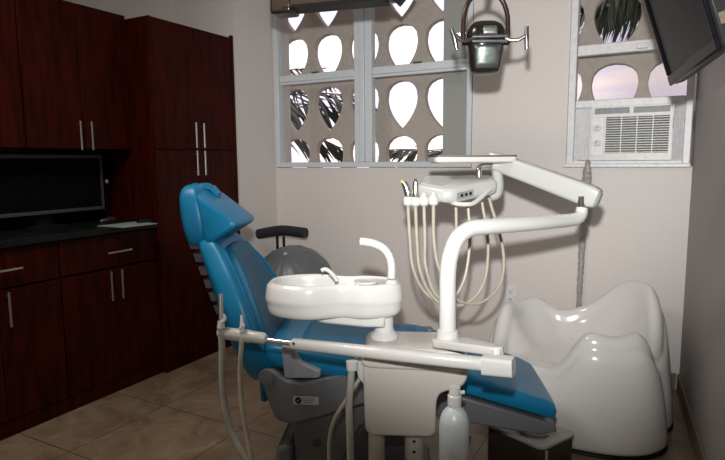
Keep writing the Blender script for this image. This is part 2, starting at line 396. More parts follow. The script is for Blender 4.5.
obj('body', bm, wood, c, bevel=.0015)
box_ = obj('edge_trim', box(XT-.02, XT+.004, Y1-.016, Y1+.004, 0, 2.20), wood, c, bevel=.002)
obj('edge_trim', box(XT-.02, XT, Y0, Y0+.012, 0, 2.185), wood, c, bevel=.001)
ym = (Y0+Y1)/2-.012; ya, yb = Y0+.012, Y1-.016
for a, b_, yh in ((ya, ym, ym-.035), (ym, yb, ym+.035)):
    front('door', c, a, b_, 1.408, 2.185, XT, ((XT, yh, 1.44), (XT, yh, 1.56)))
    front('door', c, a, b_, .055, 1.402, XT, ((XT, yh, 1.26), (XT, yh, 1.38)))
obj('toe_board', box(XT-.02, XT-.001, ya, yb, .0, .052), wood, c)
def upper(y0, y1, ym, hands, label):
    c = thing('wall_cabinet', (-3.12, (y0+y1)/2, 1.40), label, 'cabinet', 'dark wall cabinets')
    bm = box(XL+.005, XUF-.02, y0, y0+.018, 1.405, 2.205); box(XL+.005, XUF-.02, y1-.018, y1, 1.405, 2.205, bm); box(XL+.005, XUF-.02, y0+.018, y1-.018, 2.185, 2.205, bm); box(XL+.005, XUF-.02, y0+.018, y1-.018, 1.405, 1.423, bm)
    box(XL+.005, XL+.02, y0+.018, y1-.018, 1.423, 2.185, bm)
    obj('body', bm, woodin, c, bevel=.0015)
    for a, b_, yh in hands: front('door', c, a, b_, 1.405, 2.205, XUF, ((XUF, yh, 1.42), (XUF, yh, 1.54)) if yh else None)
U = lambda px: on(px, 150, 0, XUF).y
ug, um = U(27), U(84.5); uw = 2.422-um
upper(ug, 2.422, um, ((ug, um, um-.035), (um, 2.422, um+.035)), 'dark wall cabinet nearest the tall cabinet, two doors with paired handles')
upper(ug-2*uw-.005, ug-.003, ug-uw, ((ug-2*uw, ug-uw, None), (ug-uw, ug-.003, None)), 'dark wall cabinet at the photo left edge, no handles visible')
for i, (y0, y1) in enumerate(((1.79, 2.42), (1.155, 1.785), (.52, 1.15))):
    c = thing('base_cabinet', (-3.0, (y0+y1)/2, 0), ('dark base cabinet against the tall cabinet, wide drawer over two doors', 'dark base cabinet at the photo left edge, below the computer monitor', 'dark base cabinet left of the frame, last of the row')[i], 'cabinet', 'dark base cabinets')
    ym = (y0+y1)/2
    bm = box(XL+.005, XBF-.02, y0, y0+.018, 0, .925); box(XL+.005, XBF-.02, y1-.018, y1, 0, .925, bm); box(XL+.005, XBF-.02, y0+.018, y1-.018, 0, .07, bm); box(XL+.005, XL+.02, y0+.018, y1-.018, .07, .925, bm)
    obj('body', bm, woodin, c)
    obj('toe_board', box(XBF-.02, XBF-.004, y0, y1, 0, .078), wood, c, bevel=.002)
    front('drawer', c, y0, y1, .735, .925, XBF, ((XBF, ym+.03-.06, .825), (XBF, ym+.03+.06, .825)))
    for a, b_, yh in ((y0, ym, ym-.035), (ym, y1, ym+.035)):
        front('door', c, a, b_, .08, .73, XBF, ((XBF, yh, .57), (XBF, yh, .70)))
tag(obj('countertop', box(XL+.003, XBF+.022, .5, 2.42, .928, .968), granite, bevel=.006), 'black speckled granite countertop on the base cabinets', 'countertop')
tag(obj('backsplash_panel', box(XL+.003, XL+.02, .5, 2.42, .970, 1.402), woodin), 'dark wood panel behind the computer monitor', 'panel')
# monitor
MX = -3.08
c = thing('computer_monitor', (MX, 1.86, .97), 'black flat computer monitor standing on the granite countertop', 'monitor')
ma, mb = on(-30, 153, 0, MX).y, on(101, 153, 0, MX).y
obj('casing', box(MX-.04, MX-.002, ma, mb, 1.042, 1.375), blackp, c, bevel=.006)
bm = box(MX-.002, MX+.006, ma, mb, 1.355, 1.375); box(MX-.002, MX+.006, ma, mb, 1.042, 1.062, bm); box(MX-.002, MX+.006, ma, ma+.018, 1.062, 1.355, bm); box(MX-.002, MX+.006, mb-.018, mb, 1.062, 1.355, bm)
obj('bezel', bm, greyd, c, bevel=.002)
obj('screen', box(MX-.002, MX+.002, ma+.018, mb-.018, 1.062, 1.355), screenm, c)
mc = (ma+mb)/2
obj('stand', prism([(MX-.03, mc-.05, .98), (MX-.03, mc+.05, .98), (MX-.03, mc+.03, 1.1), (MX-.03, mc-.03, 1.1)], (-.02, 0, 0)), blackp, c, bevel=.004)
obj('foot', lathe((MX-.02, mc, .969), [(.11, 0), (.11, .006), (.06, .014), (.0, .016)]), blackp, c)
p = on(128, 224, 2, .975)
tag(obj('paper_sheet', prism([(p.x-.11, p.y-.12, .969), (p.x+.10, p.y-.11, .969), (p.x+.11, p.y+.12, .969), (p.x-.10, p.y+.13, .969)], (0, 0, .003)), paper), 'pale sheet of paper flat on the black countertop', 'paper')
p = on(109, 219, 2, .98)
tag(obj('stapler', loft([[Vector((p.x+a, p.y-.07+b_, .969+z)) for a, z in ((-.02, 0), (.02, 0), (.018, h_), (-.018, h_))] for b_, h_ in ((0, .012), (.04, .02), (.09, .026), (.11, .018))]), steel, bevel=.004), 'small grey stapler beside the monitor', 'stapler')
p = on(144, 221, 2, .98)
tag(obj('computer_mouse', loft([[p+Vector((.03*w_*math.cos(a), dy, -.008+h_*max(0, math.sin(a)))) for a in [2*PI*k/12 for k in range(12)]] for dy, w_, h_ in ((-.05, .3, .01), (-.04, .8, .02), (0, 1, .03), (.04, .8, .02), (.05, .3, .01))]), blackp, sub=1), 'black computer mouse on the countertop next to the tall cabinet', 'computer mouse')
c = thing('desk_lamp', (-3.12, on(108, 219, 0, -3.12).y, .969), 'thin black desk lamp with a pale tip beside the monitor', 'lamp')
q = c.location
obj('base', lathe(q, [(.045, 0), (.045, .01), (.02, .018), (.0, .02)]), blackp, c)
obj('stem', tube([q+Vector((0, 0, .015)), q+Vector((0, .0, .14)), q+Vector((.02, -.01, .22)), q+Vector((.05, -.03, .25))], .005, 8, smooth=6), blackp, c)
obj('lamp_tip', lathe(q+Vector((.05, -.03, .25)), [(.006, 0), (.011, .008), (.010, .022), (.0, .026)], 12, axis=(.6, -.4, -.5)), paper, c)

# ================================================================== AIR CONDITIONER
c = thing('air_conditioner', (-.21, 3.58, 1.318), 'white window air conditioner with louvred grille under the narrow window', 'air conditioner')
xa, xb, za, zb, yf = -.414, .001, 1.319, 1.622, YB-.075
bm = box(xa, xb, yf+.02, YB+.25, za, zb); obj('casing', bm, acm, c, bevel=.006)
fx = lambda px: xa+(px-593)/(674-593)*(xb-xa)
fz = lambda py: zb-(py-109)/(159-109)*(zb-za)
cells = [(597, 632, 110.5, 116), (636, 671, 110.5, 116), (609, 671, 119, 152.5)]
# front frame with three recessed openings
bm = NB()
xs = sorted({fx(593), fx(597), fx(609), fx(632), fx(636), fx(671), fx(674)}); zs = sorted({za, fz(152.5), fz(119), fz(116), fz(110.5), zb})
for i in range(len(xs)-1):
    for j in range(len(zs)-1):
        xm, zm = (xs[i]+xs[i+1])/2, (zs[j]+zs[j+1])/2
        if not any(fx(a) < xm < fx(b_) and fz(d) < zm < fz(c_) for a, b_, c_, d in cells): box(xs[i], xs[i+1], yf, yf+.02, zs[j], zs[j+1], bm)
bmesh.ops.remove_doubles(bm, verts=bm.verts, dist=1e-5)
obj('front_panel', bm, acm, c, smooth=False)
bm = NB()
for a, b_, c_, d in cells: box(fx(a), fx(b_), yf+.0175, yf+.0195, fz(d), fz(c_), bm)
obj('grille_backing', bm, acd, c)
bm = NB(); n = 15
for k in range(n):
    z = fz(152.5)+(fz(119)-fz(152.5))*(k+.5)/n
    hexa(bm, [Vector(v) for v in ((fx(609), yf+.002, z-.004), (fx(671), yf+.002, z-.004), (fx(671), yf+.016, z), (fx(609), yf+.016, z), (fx(609), yf+.002, z), (fx(671), yf+.002, z), (fx(671), yf+.016, z+.004), (fx(609), yf+.016, z+.004))])
for px in (624.5, 640, 655.5): box(fx(px)-.0025, fx(px)+.0025, yf+.001, yf+.015, fz(152.5), fz(119), bm)
obj('louvres', bm, acm, c, smooth=False)
for a, b_ in ((597, 632), (636, 671)):
    bm = NB()
    for k in range(6):
        px = a+(b_-a)*(k+.5)/6; box(fx(px)-.004, fx(px)+.004, yf+.003, yf+.016, fz(116), fz(110.5), bm)
    box(fx(a), fx(b_), yf+.0155, yf+.0172, fz(116), fz(110.5), bm); obj('air_vent', bm, greyl, c, smooth=False)
obj('control_panel', box(fx(595), fx(606.5), yf-.003, yf, fz(154), fz(119)), paintw, c, bevel=.001)
for py in (129, 143):
    k_ = obj('knob', lathe((fx(600.5), yf-.003, fz(py)), [(.018, 0), (.018, .004), (.013, .006), (.012, .016), (.0, .017)], 20, axis=(0, -1, 0)), acm, c)
    obj('pointer', box(fx(600.5)-.002, fx(600.5)+.002, yf-.022, yf-.019, fz(py)-.002, fz(py)+.011), greyd, k_)
    dial = NB()
    for q in range(9):
        a = math.radians(-130+260*q/8); box(fx(600.5)+.022*math.sin(a)-.0013, fx(600.5)+.022*math.sin(a)+.0013, yf-.0037, yf-.003, fz(py)+.022*math.cos(a)-.0013, fz(py)+.022*math.cos(a)+.0013, dial)
    obj('dial_marks', dial, greyd, c)
# plastic drain sleeve
pts = [on(588, 160, 1, 3.545), on(587, 175, 1, 3.56), on(586, 195, 1, 3.575), on(583, 230, 1, 3.58), on(581, 265, 1, 3.58), on(579, 300, 1, 3.58), on(578, 330, 1, 3.58)]
bm = tube(pts, [.012, .024, .026, .019, .017, .015, .012], 14, smooth=14)
for v in bm.verts: v.co += Vector((random.uniform(-1, 1)*.004, random.uniform(-1, 1)*.003, 0))
tag(obj('plastic_drain_sleeve', bm, bagm), 'crumpled clear plastic sleeve hanging from the air conditioner', 'plastic sleeve')
# outlet
c = thing('wall_outlet', (-.863, YB, .40), 'white wall outlet plate above the left arm of the white lounge chair', 'outlet')
ox, oz = -.863, .456
obj('cover_plate', box(ox-.037, ox+.037, YB-.006, YB, oz-.062, oz+.062), paintw, c, bevel=.003)
for dz in (.026, -.026):
    s_ = obj('socket', lathe((ox, YB-.006, oz+dz), [(.018, 0), (.018, .002), (.0, .0025)], 20, axis=(0, -1, 0)), paintw, c)
    bm = NB(); box(ox-.009, ox-.006, YB-.0092, YB-.0082, oz+dz-.005, oz+dz+.008, bm); box(ox+.006, ox+.009, YB-.0092, YB-.0082, oz+dz-.005, oz+dz+.007, bm); box(ox-.003, ox+.003, YB-.0092, YB-.0082, oz+dz-.014, oz+dz-.009, bm)
    obj('slots', bm, blackp, s_, smooth=False)

# ================================================================== TELEVISION (right)
c = thing('television', (.02, 1.75, 1.55), 'black wall television tilted down, hanging at the top right corner', 'television')
A = at(671, 86, 1.80); B = at(720, 45, 1.20); B.z = A.z
ed = (B-A).normalized(); hz = Vector((0, 0, 1)).cross(ed).normalized()
if hz.x > 0: hz = -hz
# tilt so that the far side edge passes (645, 0)
best = None
for k in range(0, 70):
    ang = math.radians(k); upv = (Vector((0, 0, 1))*math.cos(ang)+hz*math.sin(ang)); P = A+upv*.3
    d = P-CP; zz = d.dot(FW); u_, v_ = 362.5+F_PX*d.dot(RT)/zz, 230-F_PX*d.dot(UP)/zz
    err = abs((u_-671)*(0-86)-(v_-86)*(645-671))/math.hypot(u_-671, v_-86)
    if best is None or err < best[0]: best = (err, ang, upv)
upv = best[2]; nrm = upv.cross(ed).normalized()
if nrm.x > 0: nrm = -nrm
TH, TW = .44, (B-A).length
def tv(a, b_, c_): return A+ed*a+upv*b_+nrm*c_
def tvbox(a0, a1, b0, b1, c0, c1, bm=None):
    bm = bm or NB(); return hexa(bm, [tv(*p) for p in ((a0, b0, c0), (a1, b0, c0), (a1, b1, c0), (a0, b1, c0), (a0, b0, c1), (a1, b0, c1), (a1, b1, c1), (a0, b1, c1))])
obj('casing', tvbox(.0, TW, .0, TH, -.045, -.006), blackp, c, bevel=.008)
bm = tvbox(0, TW, 0, .032, -.006, .004); tvbox(0, TW, TH-.02, TH, -.006, .004, bm); tvbox(0, .018, .032, TH-.02, -.006, .004, bm); tvbox(TW-.018, TW, .032, TH-.02, -.006, .004, bm)
obj('bezel', bm, blackg, c, bevel=.004)
obj('screen', tvbox(.018, TW-.018, .032, TH-.02, -.006, -.003), screenm, c)
obj('rear_housing', tvbox(.10, TW-.03, .06, TH-.05, -.10, -.045), blackp, c, bevel=.01)
obj('side_label', tvbox(TW+.0002, TW+.001, .05, .075, -.030, -.016), M('tan_label', (.05, .035, .02), .6), c, label='small tan sticker')
mid = tv(TW/2, TH/2, -.10); wx = rwx(mid.y)
obj('wall_bracket', hexa(NB(), [Vector(p) for p in ((mid.x+.0, mid.y-.03, mid.z-.03), (wx+.0, mid.y-.03, mid.z-.03), (wx-.003, mid.y+.03, mid.z-.03), (mid.x, mid.y+.03, mid.z-.03), (mid.x, mid.y-.03, mid.z+.03), (wx, mid.y-.03, mid.z+.03), (wx-.003, mid.y+.03, mid.z+.03), (mid.x, mid.y+.03, mid.z+.03))]), blackp, c, bevel=.003)
obj('power_cable', tube([tv(TW-.12, .05, -.08), tv(TW-.10, -.02, -.07), tv(TW-.05, -.045, -.09), tv(TW+.02, -.02, -.11)], .004, 8, smooth=6), blackp, c)

# ================================================================== BALL CHAIR
bc = on(294, 286, 1, 3.02); R_ = .272
bc.x += 0; 
c = thing('ball_chair', (bc.x, bc.y, 0), 'grey exercise ball seat with a black padded backrest in the corner', 'ball chair')
bm = NB(); seg, rg = 64, 32; ringsb = []
vax = (Vector((0, 0, 1))*.88+Vector((.1, -.46, 0))).normalized()
X_ = vax.orthogonal().normalized(); Y_ = vax.cross(X_)
for i in range(1, rg):
    th = PI*i/rg; rr = []
    for k in range(seg):
        a = 2*PI*k/seg; fl = 1+(.010*math.cos(a*16)*math.sin(th)**.5 if True else 0)
        rr.append(bc+(vax*math.cos(th)+(X_*math.cos(a)+Y_*math.sin(a))*math.sin(th))*R_*fl)
    ringsb.append(rr)
ball = obj('ball', loft(ringsb), ballm, c, angle=80)
obj('valve', lathe(bc+vax*R_*.985, [(.014, 0), (.014, .006), (.006, .009), (.0, .01)], 16, axis=vax), dgrey, ball, label='pale valve plug')
zr = bc.z-R_
obj('base_ring', tube([bc+Vector((.24*math.cos(a), .24*math.sin(a), 0))+Vector((0, 0, -bc.z+.115)) for a in [2*PI*k/32 for k in range(33)]], .022, 10), blackp, c)
for k in range(4):
    a = PI/4+PI/2*k; d = Vector((math.cos(a), math.sin(a), 0)); f_ = Vector((bc.x, bc.y, 0))
    obj('leg', tube([f_+d*.23+Vector((0, 0, .115)), f_+d*.26+Vector((0, 0, .07)), f_+d*.27+Vector((0, 0, .03))], .016, 8), blackp, c)
    obj('caster', lathe(f_+d*.27+Vector((0, 0, .03)) - Vector((.012, 0, 0)), [(.0, 0), (.03, .0), (.03, .024), (.0, .024)], 16, axis=(1, 0, 0)), blackp, c)
yb_ = bc.y+.262
for px in (277.5, 284):
    q = on(px, 248, 1, yb_)
    obj('back_post', tube([Vector((q.x, yb_-.03, .115)), Vector((q.x, yb_, .25)), Vector((q.x, yb_, .79))], .010, 10, smooth=5), blackp, c)
l0, l1, l2 = on(259, 234, 1, yb_), on(282, 230.5, 1, yb_+.01), on(305, 233, 1, yb_)
obj('backrest', tube([l0, l0.lerp(l1, .06), l1, l2.lerp(l1, .06), l2], [.034, .038, .038, .038, .034], 18, smooth=6), blackf, c)

# ================================================================== WHITE LOUNGE CHAIR
TCX, TCY = -.385, 3.045
def bumpf(a, c0, w_, p=2):
    d = (a-c0+PI) % (2*PI)-PI; return math.exp(-abs(d/w_)**p)
def Hrim(a):
    D = math.radians
    h = .335
    h += .335*bumpf(a, D(47), D(38), 2.6)
    h += .175*bumpf(a, D(150), D(35), 3.5) + .035*bumpf(a, D(172), D(10)) + .022*bumpf(a, D(130), D(10))
    h += .195*bumpf(a, D(300), D(30), 3.5) + .042*bumpf(a, D(319), D(10)) + .030*bumpf(a, D(283), D(10))
    h += .095*bumpf(a, D(100), D(20)) + .05*bumpf(a, D(352), D(18))
    return h
def Rf(a):
    D = math.radians
    r = .472
    c_, s_ = abs(math.cos(a)), abs(math.sin(a)); r *= (c_**3.0+s_**3.0)**(-1/3.0)*.985
    r *= 1-.085*bumpf(a, D(346), D(9))-.07*bumpf(a, D(246), D(12))+.07*bumpf(a, D(180), D(26))-.05*bumpf(a, D(108), D(12))
    r = min(r, .60)
    return r
def tubsurf():
    N = 144; rings = []
    def ring(fr, fz):
        o = []
        for k in range(N):
            a = 2*PI*k/N; H = Hrim(a); r = Rf(a)*fr(a); o.append(Vector((TCX+r*math.cos(a), TCY+r*math.sin(a), fz(a, H))))
        rings.append(o)
    ring(lambda a: .5, lambda a, H: .012); ring(lambda a: .965, lambda a, H: .012)
    for q in (.0, .08, .2, .35, .5, .65, .78, .88):
        ring(lambda a, q=q: 1.0-.115*q**1.6, lambda a, H, q=q: .015+(H-.05)*q)
    for t_ in (0, .2, .4, .6, .8, 1.0, 1.2, 1.4, 1.7, 2.0):
        th = t_*PI/2
        ring(lambda a, th=th: .865-.085*(1-math.cos(th)), lambda a, H, th=th: (.015+(H-.05)*.92)+ (H-.015-(H-.05)*.92)*math.sin(th))
    SZ = .285
    for q in (.12, .3, .5, .7, .85, 1.0):
        ring(lambda a, q=q: .69-(.69-.36)*q**1.1, lambda a, H, q=q: SZ+((.015+(H-.05)*.92)-SZ)*(1-q)**1.7)
    ring(lambda a: .2, lambda a, H: SZ-.012); ring(lambda a: .05, lambda a, H: SZ-.015)
    return loft(rings)
c = thing('lounge_chair', (TCX, TCY, 0), 'glossy white moulded plastic lounge chair with lobed arms in the right corner', 'lounge chair')
obj('shell', tubsurf(), tubm, c, sub=1)
o_ = [[Vector((TCX+Rf(2*PI*k/96)*f_*math.cos(2*PI*k/96), TCY+Rf(2*PI*k/96)*f_*math.sin(2*PI*k/96), z)) for k in range(96)] for f_, z in ((.6, 0), (1.0, 0), (1.008, .006), (1.0, .014), (.6, .014))]
obj('base_edging', loft(o_), blackp, c, label='black rubber edging at the floor')

# ================================================================== METAL JUNCTION BOX under the foot end
zt = .20
b1, b2, b3 = on(577, 433, 2, zt), on(543, 449, 2, zt), on(484, 423, 2, zt)
b4 = b1+(b3-b2)
c = thing('utility_box', ((b2+b4)/2).to_2d().to_3d(), 'low metal utility box with a grey lid under the chair foot', 'box')
P2 = rnd([(p.x, p.y) for p in (b1, b2, b3, b4)], .035, 5)
obj('lid', prism([(p.x, p.y, zt-.012) for p in P2], (0, 0, .012)), boxt, c, bevel=.003)
cn = (b1+b2+b3+b4)/4; P3 = [(cn.x+(p.x-cn.x)*.97, cn.y+(p.y-cn.y)*.97) for p in P2]
obj('body', prism([(p[0], p[1], 0) for p in P3], (0, 0, zt-.012)), boxm, c)
obj('corner_strip', tube([(b2.x+.012, b2.y+.012, .0), (b2.x+.012, b2.y+.012, zt-.012)], .006, 8), boxt, c)
e1, e2 = b1.lerp(b2, .25), b1.lerp(b2, .6); nn = (b1-b4).normalized()
for p_, m_ in ((e1, blackp), (e2, dgrey)):
    obj('hose_fitting', lathe(Vector((p_.x, p_.y, .085))-nn*.02, [(.018, 0), (.018, .03), (.012, .032), (.012, .05), (.0, .05)], 16, axis=nn), m_, c)
tag(obj('floor_cable', tube([Vector((e1.x, e1.y, .085))+nn*.02, Vector((e1.x+.05, e1.y-.03, .05)), Vector((e1.x+.12, e1.y-.10, .008)), Vector((e1.x+.25, e1.y-.2, .006)), Vector((e1.x+.4, e1.y-.5, .006))], .006, 8, smooth=8), blackp), 'black cable on the floor beside the white lounge chair', 'cable')

# ================================================================== DENTAL CHAIR
ch = thing('dental_chair', (ORG.x, ORG.y, 0), 'bright blue vinyl dental patient chair on a grey pedestal', 'dental chair', rz=math.atan2(AX.y, AX.x))
def sring(u, z, nu, nz_, w_, th, wing=0, n=40, pw_=.5, vc=0, asym=0):
    # ring across the chair: v along the width, (nu, nz_) the padding's outward direction
    o = []
    for k in range(n):
        a = 2*PI*k/n; x = w_/2*sgp(math.cos(a), pw_); y = th/2*sgp(math.sin(a), pw_)
        y += wing*(abs(x)/(w_/2))**2.4
        o.append(L(u+nu*y, vc+x, z+nz_*y))
    return o
def pad(prof, n=40, pw_=.5):
    return loft([sring(*p, n=n, pw_=pw_) for p in prof])
ct, st = math.cos(math.radians(17)), math.sin(math.radians(17))
back = [(-.120, .505, ct, st, .36, .06, .0), (-.125, .515, ct, st, .44, .13, .01), (-.150, .56, ct, st, .50, .15, .03), (-.205, .64, ct, st, .56, .125, .05), (-.235, .73, ct, st, .57, .125, .06),
        (-.265, .82, ct, st, .54, .12, .055), (-.298, .90, ct, st, .45, .115, .04), (-.332, .97, ct, st, .35, .105, .025), (-.358, 1.02, ct, st, .30, .09, .015), (-.368, 1.04, ct, st, .25, .05, .01)]
bk = obj('backrest', pad(back), blue, ch, sub=1)
ins = [(-.105, .57, ct, st, .26, .02, .0), (-.125, .60, ct, st, .33, .05, .01), (-.155, .68, ct, st, .37, .062, .022), (-.185, .77, ct, st, .37, .062, .027), (-.218, .86, ct, st, .32, .058, .022), (-.255, .945, ct, st, .24, .05, .012), (-.280, .99, ct, st, .20, .04, .006), (-.288, 1.005, ct, st, .15, .015, 0)]
obj('backrest_cushion', pad(ins), blued, ch, sub=1, label='darker teal centre cushion of the backrest')
# piping seam along near edge
for s in (-1, 1):
    P = [L(u+nu*(th*.438+wg*.585), s*w_*.40, z+nz_*(th*.438+wg*.585)) for (u, z, nu, nz_, w_, th, wg) in back[2:-2]]
    obj('piping', tube(P, .006, 8, smooth=5), blue, bk)
# headrest
hr = [(-0.384, 1.005, .98, .10, .20, .05, 0), (-0.389, 1.012, .98, .1, .25, .085, 0), (-0.394, 1.04, .98, .1, .275, .105, .005), (-0.404, 1.10, .98, .1, .285, .115, .01), (-0.414, 1.17, .98, .1, .275, .11, .01), (-0.421, 1.215, .98, .1, .25, .095, .005), (-0.421, 1.238, .98, .1, .19, .06, 0), (-0.421, 1.243, .98, .1, .14, .03, 0)]
obj('headrest', pad(hr), blue, ch, sub=1)
# triangular neck pillow strapped to the headrest
tri = [(-.39, 1.215), (-.225, 1.09), (-.355, 1.01)]
rr = []
for v_, s_ in ((-.150, .78), (-.142, .92), (-.10, 1.0), (0, 1.05), (.08, 1.0), (.122, .92), (.13, .78)):
    cu_, cz_ = sum(p[0] for p in tri)/3, sum(p[1] for p in tri)/3
    P = rnd([((p[0]-cu_)*s_*1.06+cu_, (p[1]-cz_)*s_*1.06+cz_) for p in tri], .025, 4)
    rr.append([L(p[0]+.01, v_, p[1]) for p in P])
pl = obj('pillow', loft(rr), blue, ch)
obj('strap', loft([[L(u+.064, v_, z-.006) for u, z in ((-.535, 1.155), (-.50, 1.250), (-.42, 1.24), (-.395, 1.21), (-.40, 1.195), (-.43, 1.225), (-.495, 1.238), (-.525, 1.155))] for v_ in (-.02, .02)]), blue, pl)
# bracket behind the neck
bm = NB()
for k in range(6):
    u_, z_ = -.425+.0185*k, 1.025-.052*k
    bm = prism([L(u_-.012, -.09, z_), L(u_+.02, -.09, z_), L(u_+.032, -.09, z_-.034), L(u_-.002, -.09, z_-.034)], NX*.16, bm)
prism([L(-.415, -.08, 1.06), L(-.39, -.08, 1.06), L(-.28, -.08, .70), L(-.30, -.08, .70)], NX*.14, bm)
obj('headrest_bracket', bm, M('dull_steel', (.10, .10, .105), .45, metal=.5), ch, smooth=False, label='slotted steel headrest bracket')
# seat + leg rest
st_ = [(-.12, .585, -.2, 1, .40, .03, 0), (-.115, .59, -.2, 1, .47, .10, .02), (-.07, .59, -.1, 1, .51, .125, .035), (.05, .575, 0, 1, .53, .125, .03), (.25, .555, .0, 1, .53, .12, .018), (.42, .555, .05, 1, .51, .12, .012), (.50, .55, .2, 1, .49, .11, .01), (.525, .54, .35, .93, .46, .05, .0)]
obj('seat', pad(st_), blue, ch, sub=1)
sc_ = [(.0, .635, 0, 1, .26, .02, 0), (.03, .635, 0, 1, .33, .035, .004), (.2, .612, 0, 1, .36, .04, .008), (.38, .608, 0, 1, .35, .04, .006), (.46, .602, .1, 1, .32, .03, 0), (.475, .598, .1, 1, .25, .01, 0)]
obj('seat_cushion', pad(sc_), blued, ch, sub=1, label='darker teal centre cushion of the seat')
sl = math.radians(17); lu, lz = math.sin(sl), math.cos(sl)
lr = [(.51, .555, lu, lz, .40, .04, 0), (.52, .552, lu, lz, .46, .085, 0), (.56, .542, lu, lz, .49, .09, .004), (.74, .485, lu, lz, .49, .08, .004), (.90, .434, lu, lz, .47, .07, .003), (.945, .418, lu, lz, .46, .062, .0), (.955, .414, lu, lz, .44, .03, 0)]
lg = obj('leg_rest', pad(lr, pw_=.32), blue, ch)
# clear sheet on the leg rest
bm = NB(); nu_, nv_ = 24, 20; Vv = []
for i in range(nu_+1):
    for j in range(nv_+1):
        u_ = .60+.34*i/nu_; v_ = -.24+.48*j/nv_
        z_ = .540-.296*(u_-.60)+.0035*math.sin(u_*60+v_*23)*math.sin(v_*31)+.004
        Vv.append(bm.verts.new(L(u_+lu*.022, v_, z_+.022*lz)))
for i in range(nu_):
    for j in range(nv_): bm.faces.new([Vv[a] for a in (i*(nv_+1)+j, i*(nv_+1)+j+1, (i+1)*(nv_+1)+j+1, (i+1)*(nv_+1)+j)])
sh = obj('plastic_cover', bm, clearp, ch, label='clear plastic sheet over the foot end'); sd = sh.modifiers.new('solid', 'SOLIDIFY'); sd.thickness = .0015
# grey leg rest frame
bm = prism([L(u, -.225, z) for u, z in ((.50, .505), (.955, .374), (.962, .345), (.90, .332), (.60, .375), (.44, .41))], NX*.45)
obj('leg_rest_frame', bm, greyp, ch, bevel=.008)
# grey pedestal housing, both sides
pf = [LP(*p, -.26) for p in ((258, 374), (263, 369), (275, 371), (284, 380), (300, 383), (320, 379), (345, 372), (380, 368), (440, 368), (440, 392), (362, 405), (325, 416), (291, 425), (277, 421), (270, 408))]
pr = rnd(pf, .02, 4)
hs = obj('side_cover', prism([L(a, -.26, b_) for a, b_ in pr], NX*.05), greyp, ch, bevel=.012, seg=4)
obj('side_cover', prism([L(a, .21, b_) for a, b_ in pr], NX*.05), greyp, ch, bevel=.012, seg=4)
cpt = LP(266, 377, -.262)
obj('hinge_cap', lathe(L(cpt[0], -.262, cpt[1]), [(.028, 0), (.028, .003), (.0, .004)], 24, axis=-NX), greyp, hs)
# nameplate
a, b_ = LP(293.5, 402.5, -.262), LP(318.5, 397.5, -.262)
z0, z1 = LP(305, 404.5, -.262)[1], LP(305, 396.5, -.262)[1]
npl = obj('nameplate', prism([L(p[0], -.2605, p[1]) for p in rnd([(a[0], z0), (b_[0], z0), (b_[0], z1), (a[0], z1)], .004, 3)], -NX*.002), M('plate_metal', (.40, .40, .39), .45), hs, label='small metal maker plate')
cm = a[0]+.018; zm = (z0+z1)/2
bm = lathe(L(cm, -.2625, zm), [(.0125, 0), (.0125, .0008), (.0, .001)], 24, axis=-NX)
obj('emblem', bm, blackp, npl)
obj('emblem_stroke', prism([L(cm+p[0], -.2636, zm+p[1]) for p in ((-.008, -.006), (-.002, .001), (.008, .006), (.002, -.001))], -NX*.0005), steel, npl)
bm = NB()
for k, (q0, q1) in enumerate(((.036, .078), (.036, .074), (.036, .078))):
    z = zm+.007-.007*k; hexa(bm, [L(*p) for p in ((a[0]+q0, -.2625, z-.001), (a[0]+q1, -.2625, z-.001), (a[0]+q1, -.263, z-.001), (a[0]+q0, -.263, z-.001), (a[0]+q0, -.2625, z+.001), (a[0]+q1, -.2625, z+.001), (a[0]+q1, -.263, z+.001), (a[0]+q0, -.263, z+.001))])
obj('plate_lettering', bm, greyd, npl, smooth=False)
obj('seat_frame', lbox(-.10, .56, -.205, .205, .42, .53), greyd, ch, bevel=.01)
# light grey hinge arm (near side) behind the bar
hp = [LP(*p, -.30) for p in ((281, 346), (292, 347), (296, 357), (303, 365), (320, 372), (321, 376), (318, 379), (284, 379))]
obj('hinge_arm', prism([L(a, -.295, b_) for a, b_ in rnd(hp, .01, 3)], NX*.03), greyl, ch, bevel=.006)
# column and base
obj('column', lbox(-.02, .30, -.17, .17, .04, .44), greyp, ch, bevel=.012)
obj('column_shroud', prism([L(u, -.19, z) for u, z in ((.10, .05), (.46, .05), (.46, .30), (.30, .34), (.24, .33))], NX*.38), greyd, ch, bevel=.012)
cpt = LP(317, 443, -.17)
obj('cap_screw', lathe(L(cpt[0], -.17, cpt[1]), [(.016, 0), (.016, .003), (.012, .004), (.0, .004)], 20, axis=-NX), greyd, ch)
bp = rnd([(-.13, -.26), (.52, -.26), (.52, .26), (-.13, .26)], .07, 6)
obj('base_plate', prism([L(p[0], p[1], 0) for p in bp], (0, 0, .045)), greyd, ch, bevel=.012)
fp = [(-.11, .04), (-.085, .235), (-.02, .245), (-.02, .04)]
obj('base_fairing', prism([L(a, -.19, b_) for a, b_ in fp], NX*.38), greyp, ch, bevel=.02, seg=4)
# blue edge visible left of the pedestal
obj('armrest_pad', loft([sring(-.13, .43+q, 0, 0, .0, 0) if False else [L(-.125+.018*math.cos(a)*w_, -.17+.04*math.sin(a)*w_, .415+q) for a in [2*PI*k/16 for k in range(16)]] for q, w_ in ((0, .4), (.01, .9), (.05, 1), (.10, 1), (.12, .6))]), blue, ch)

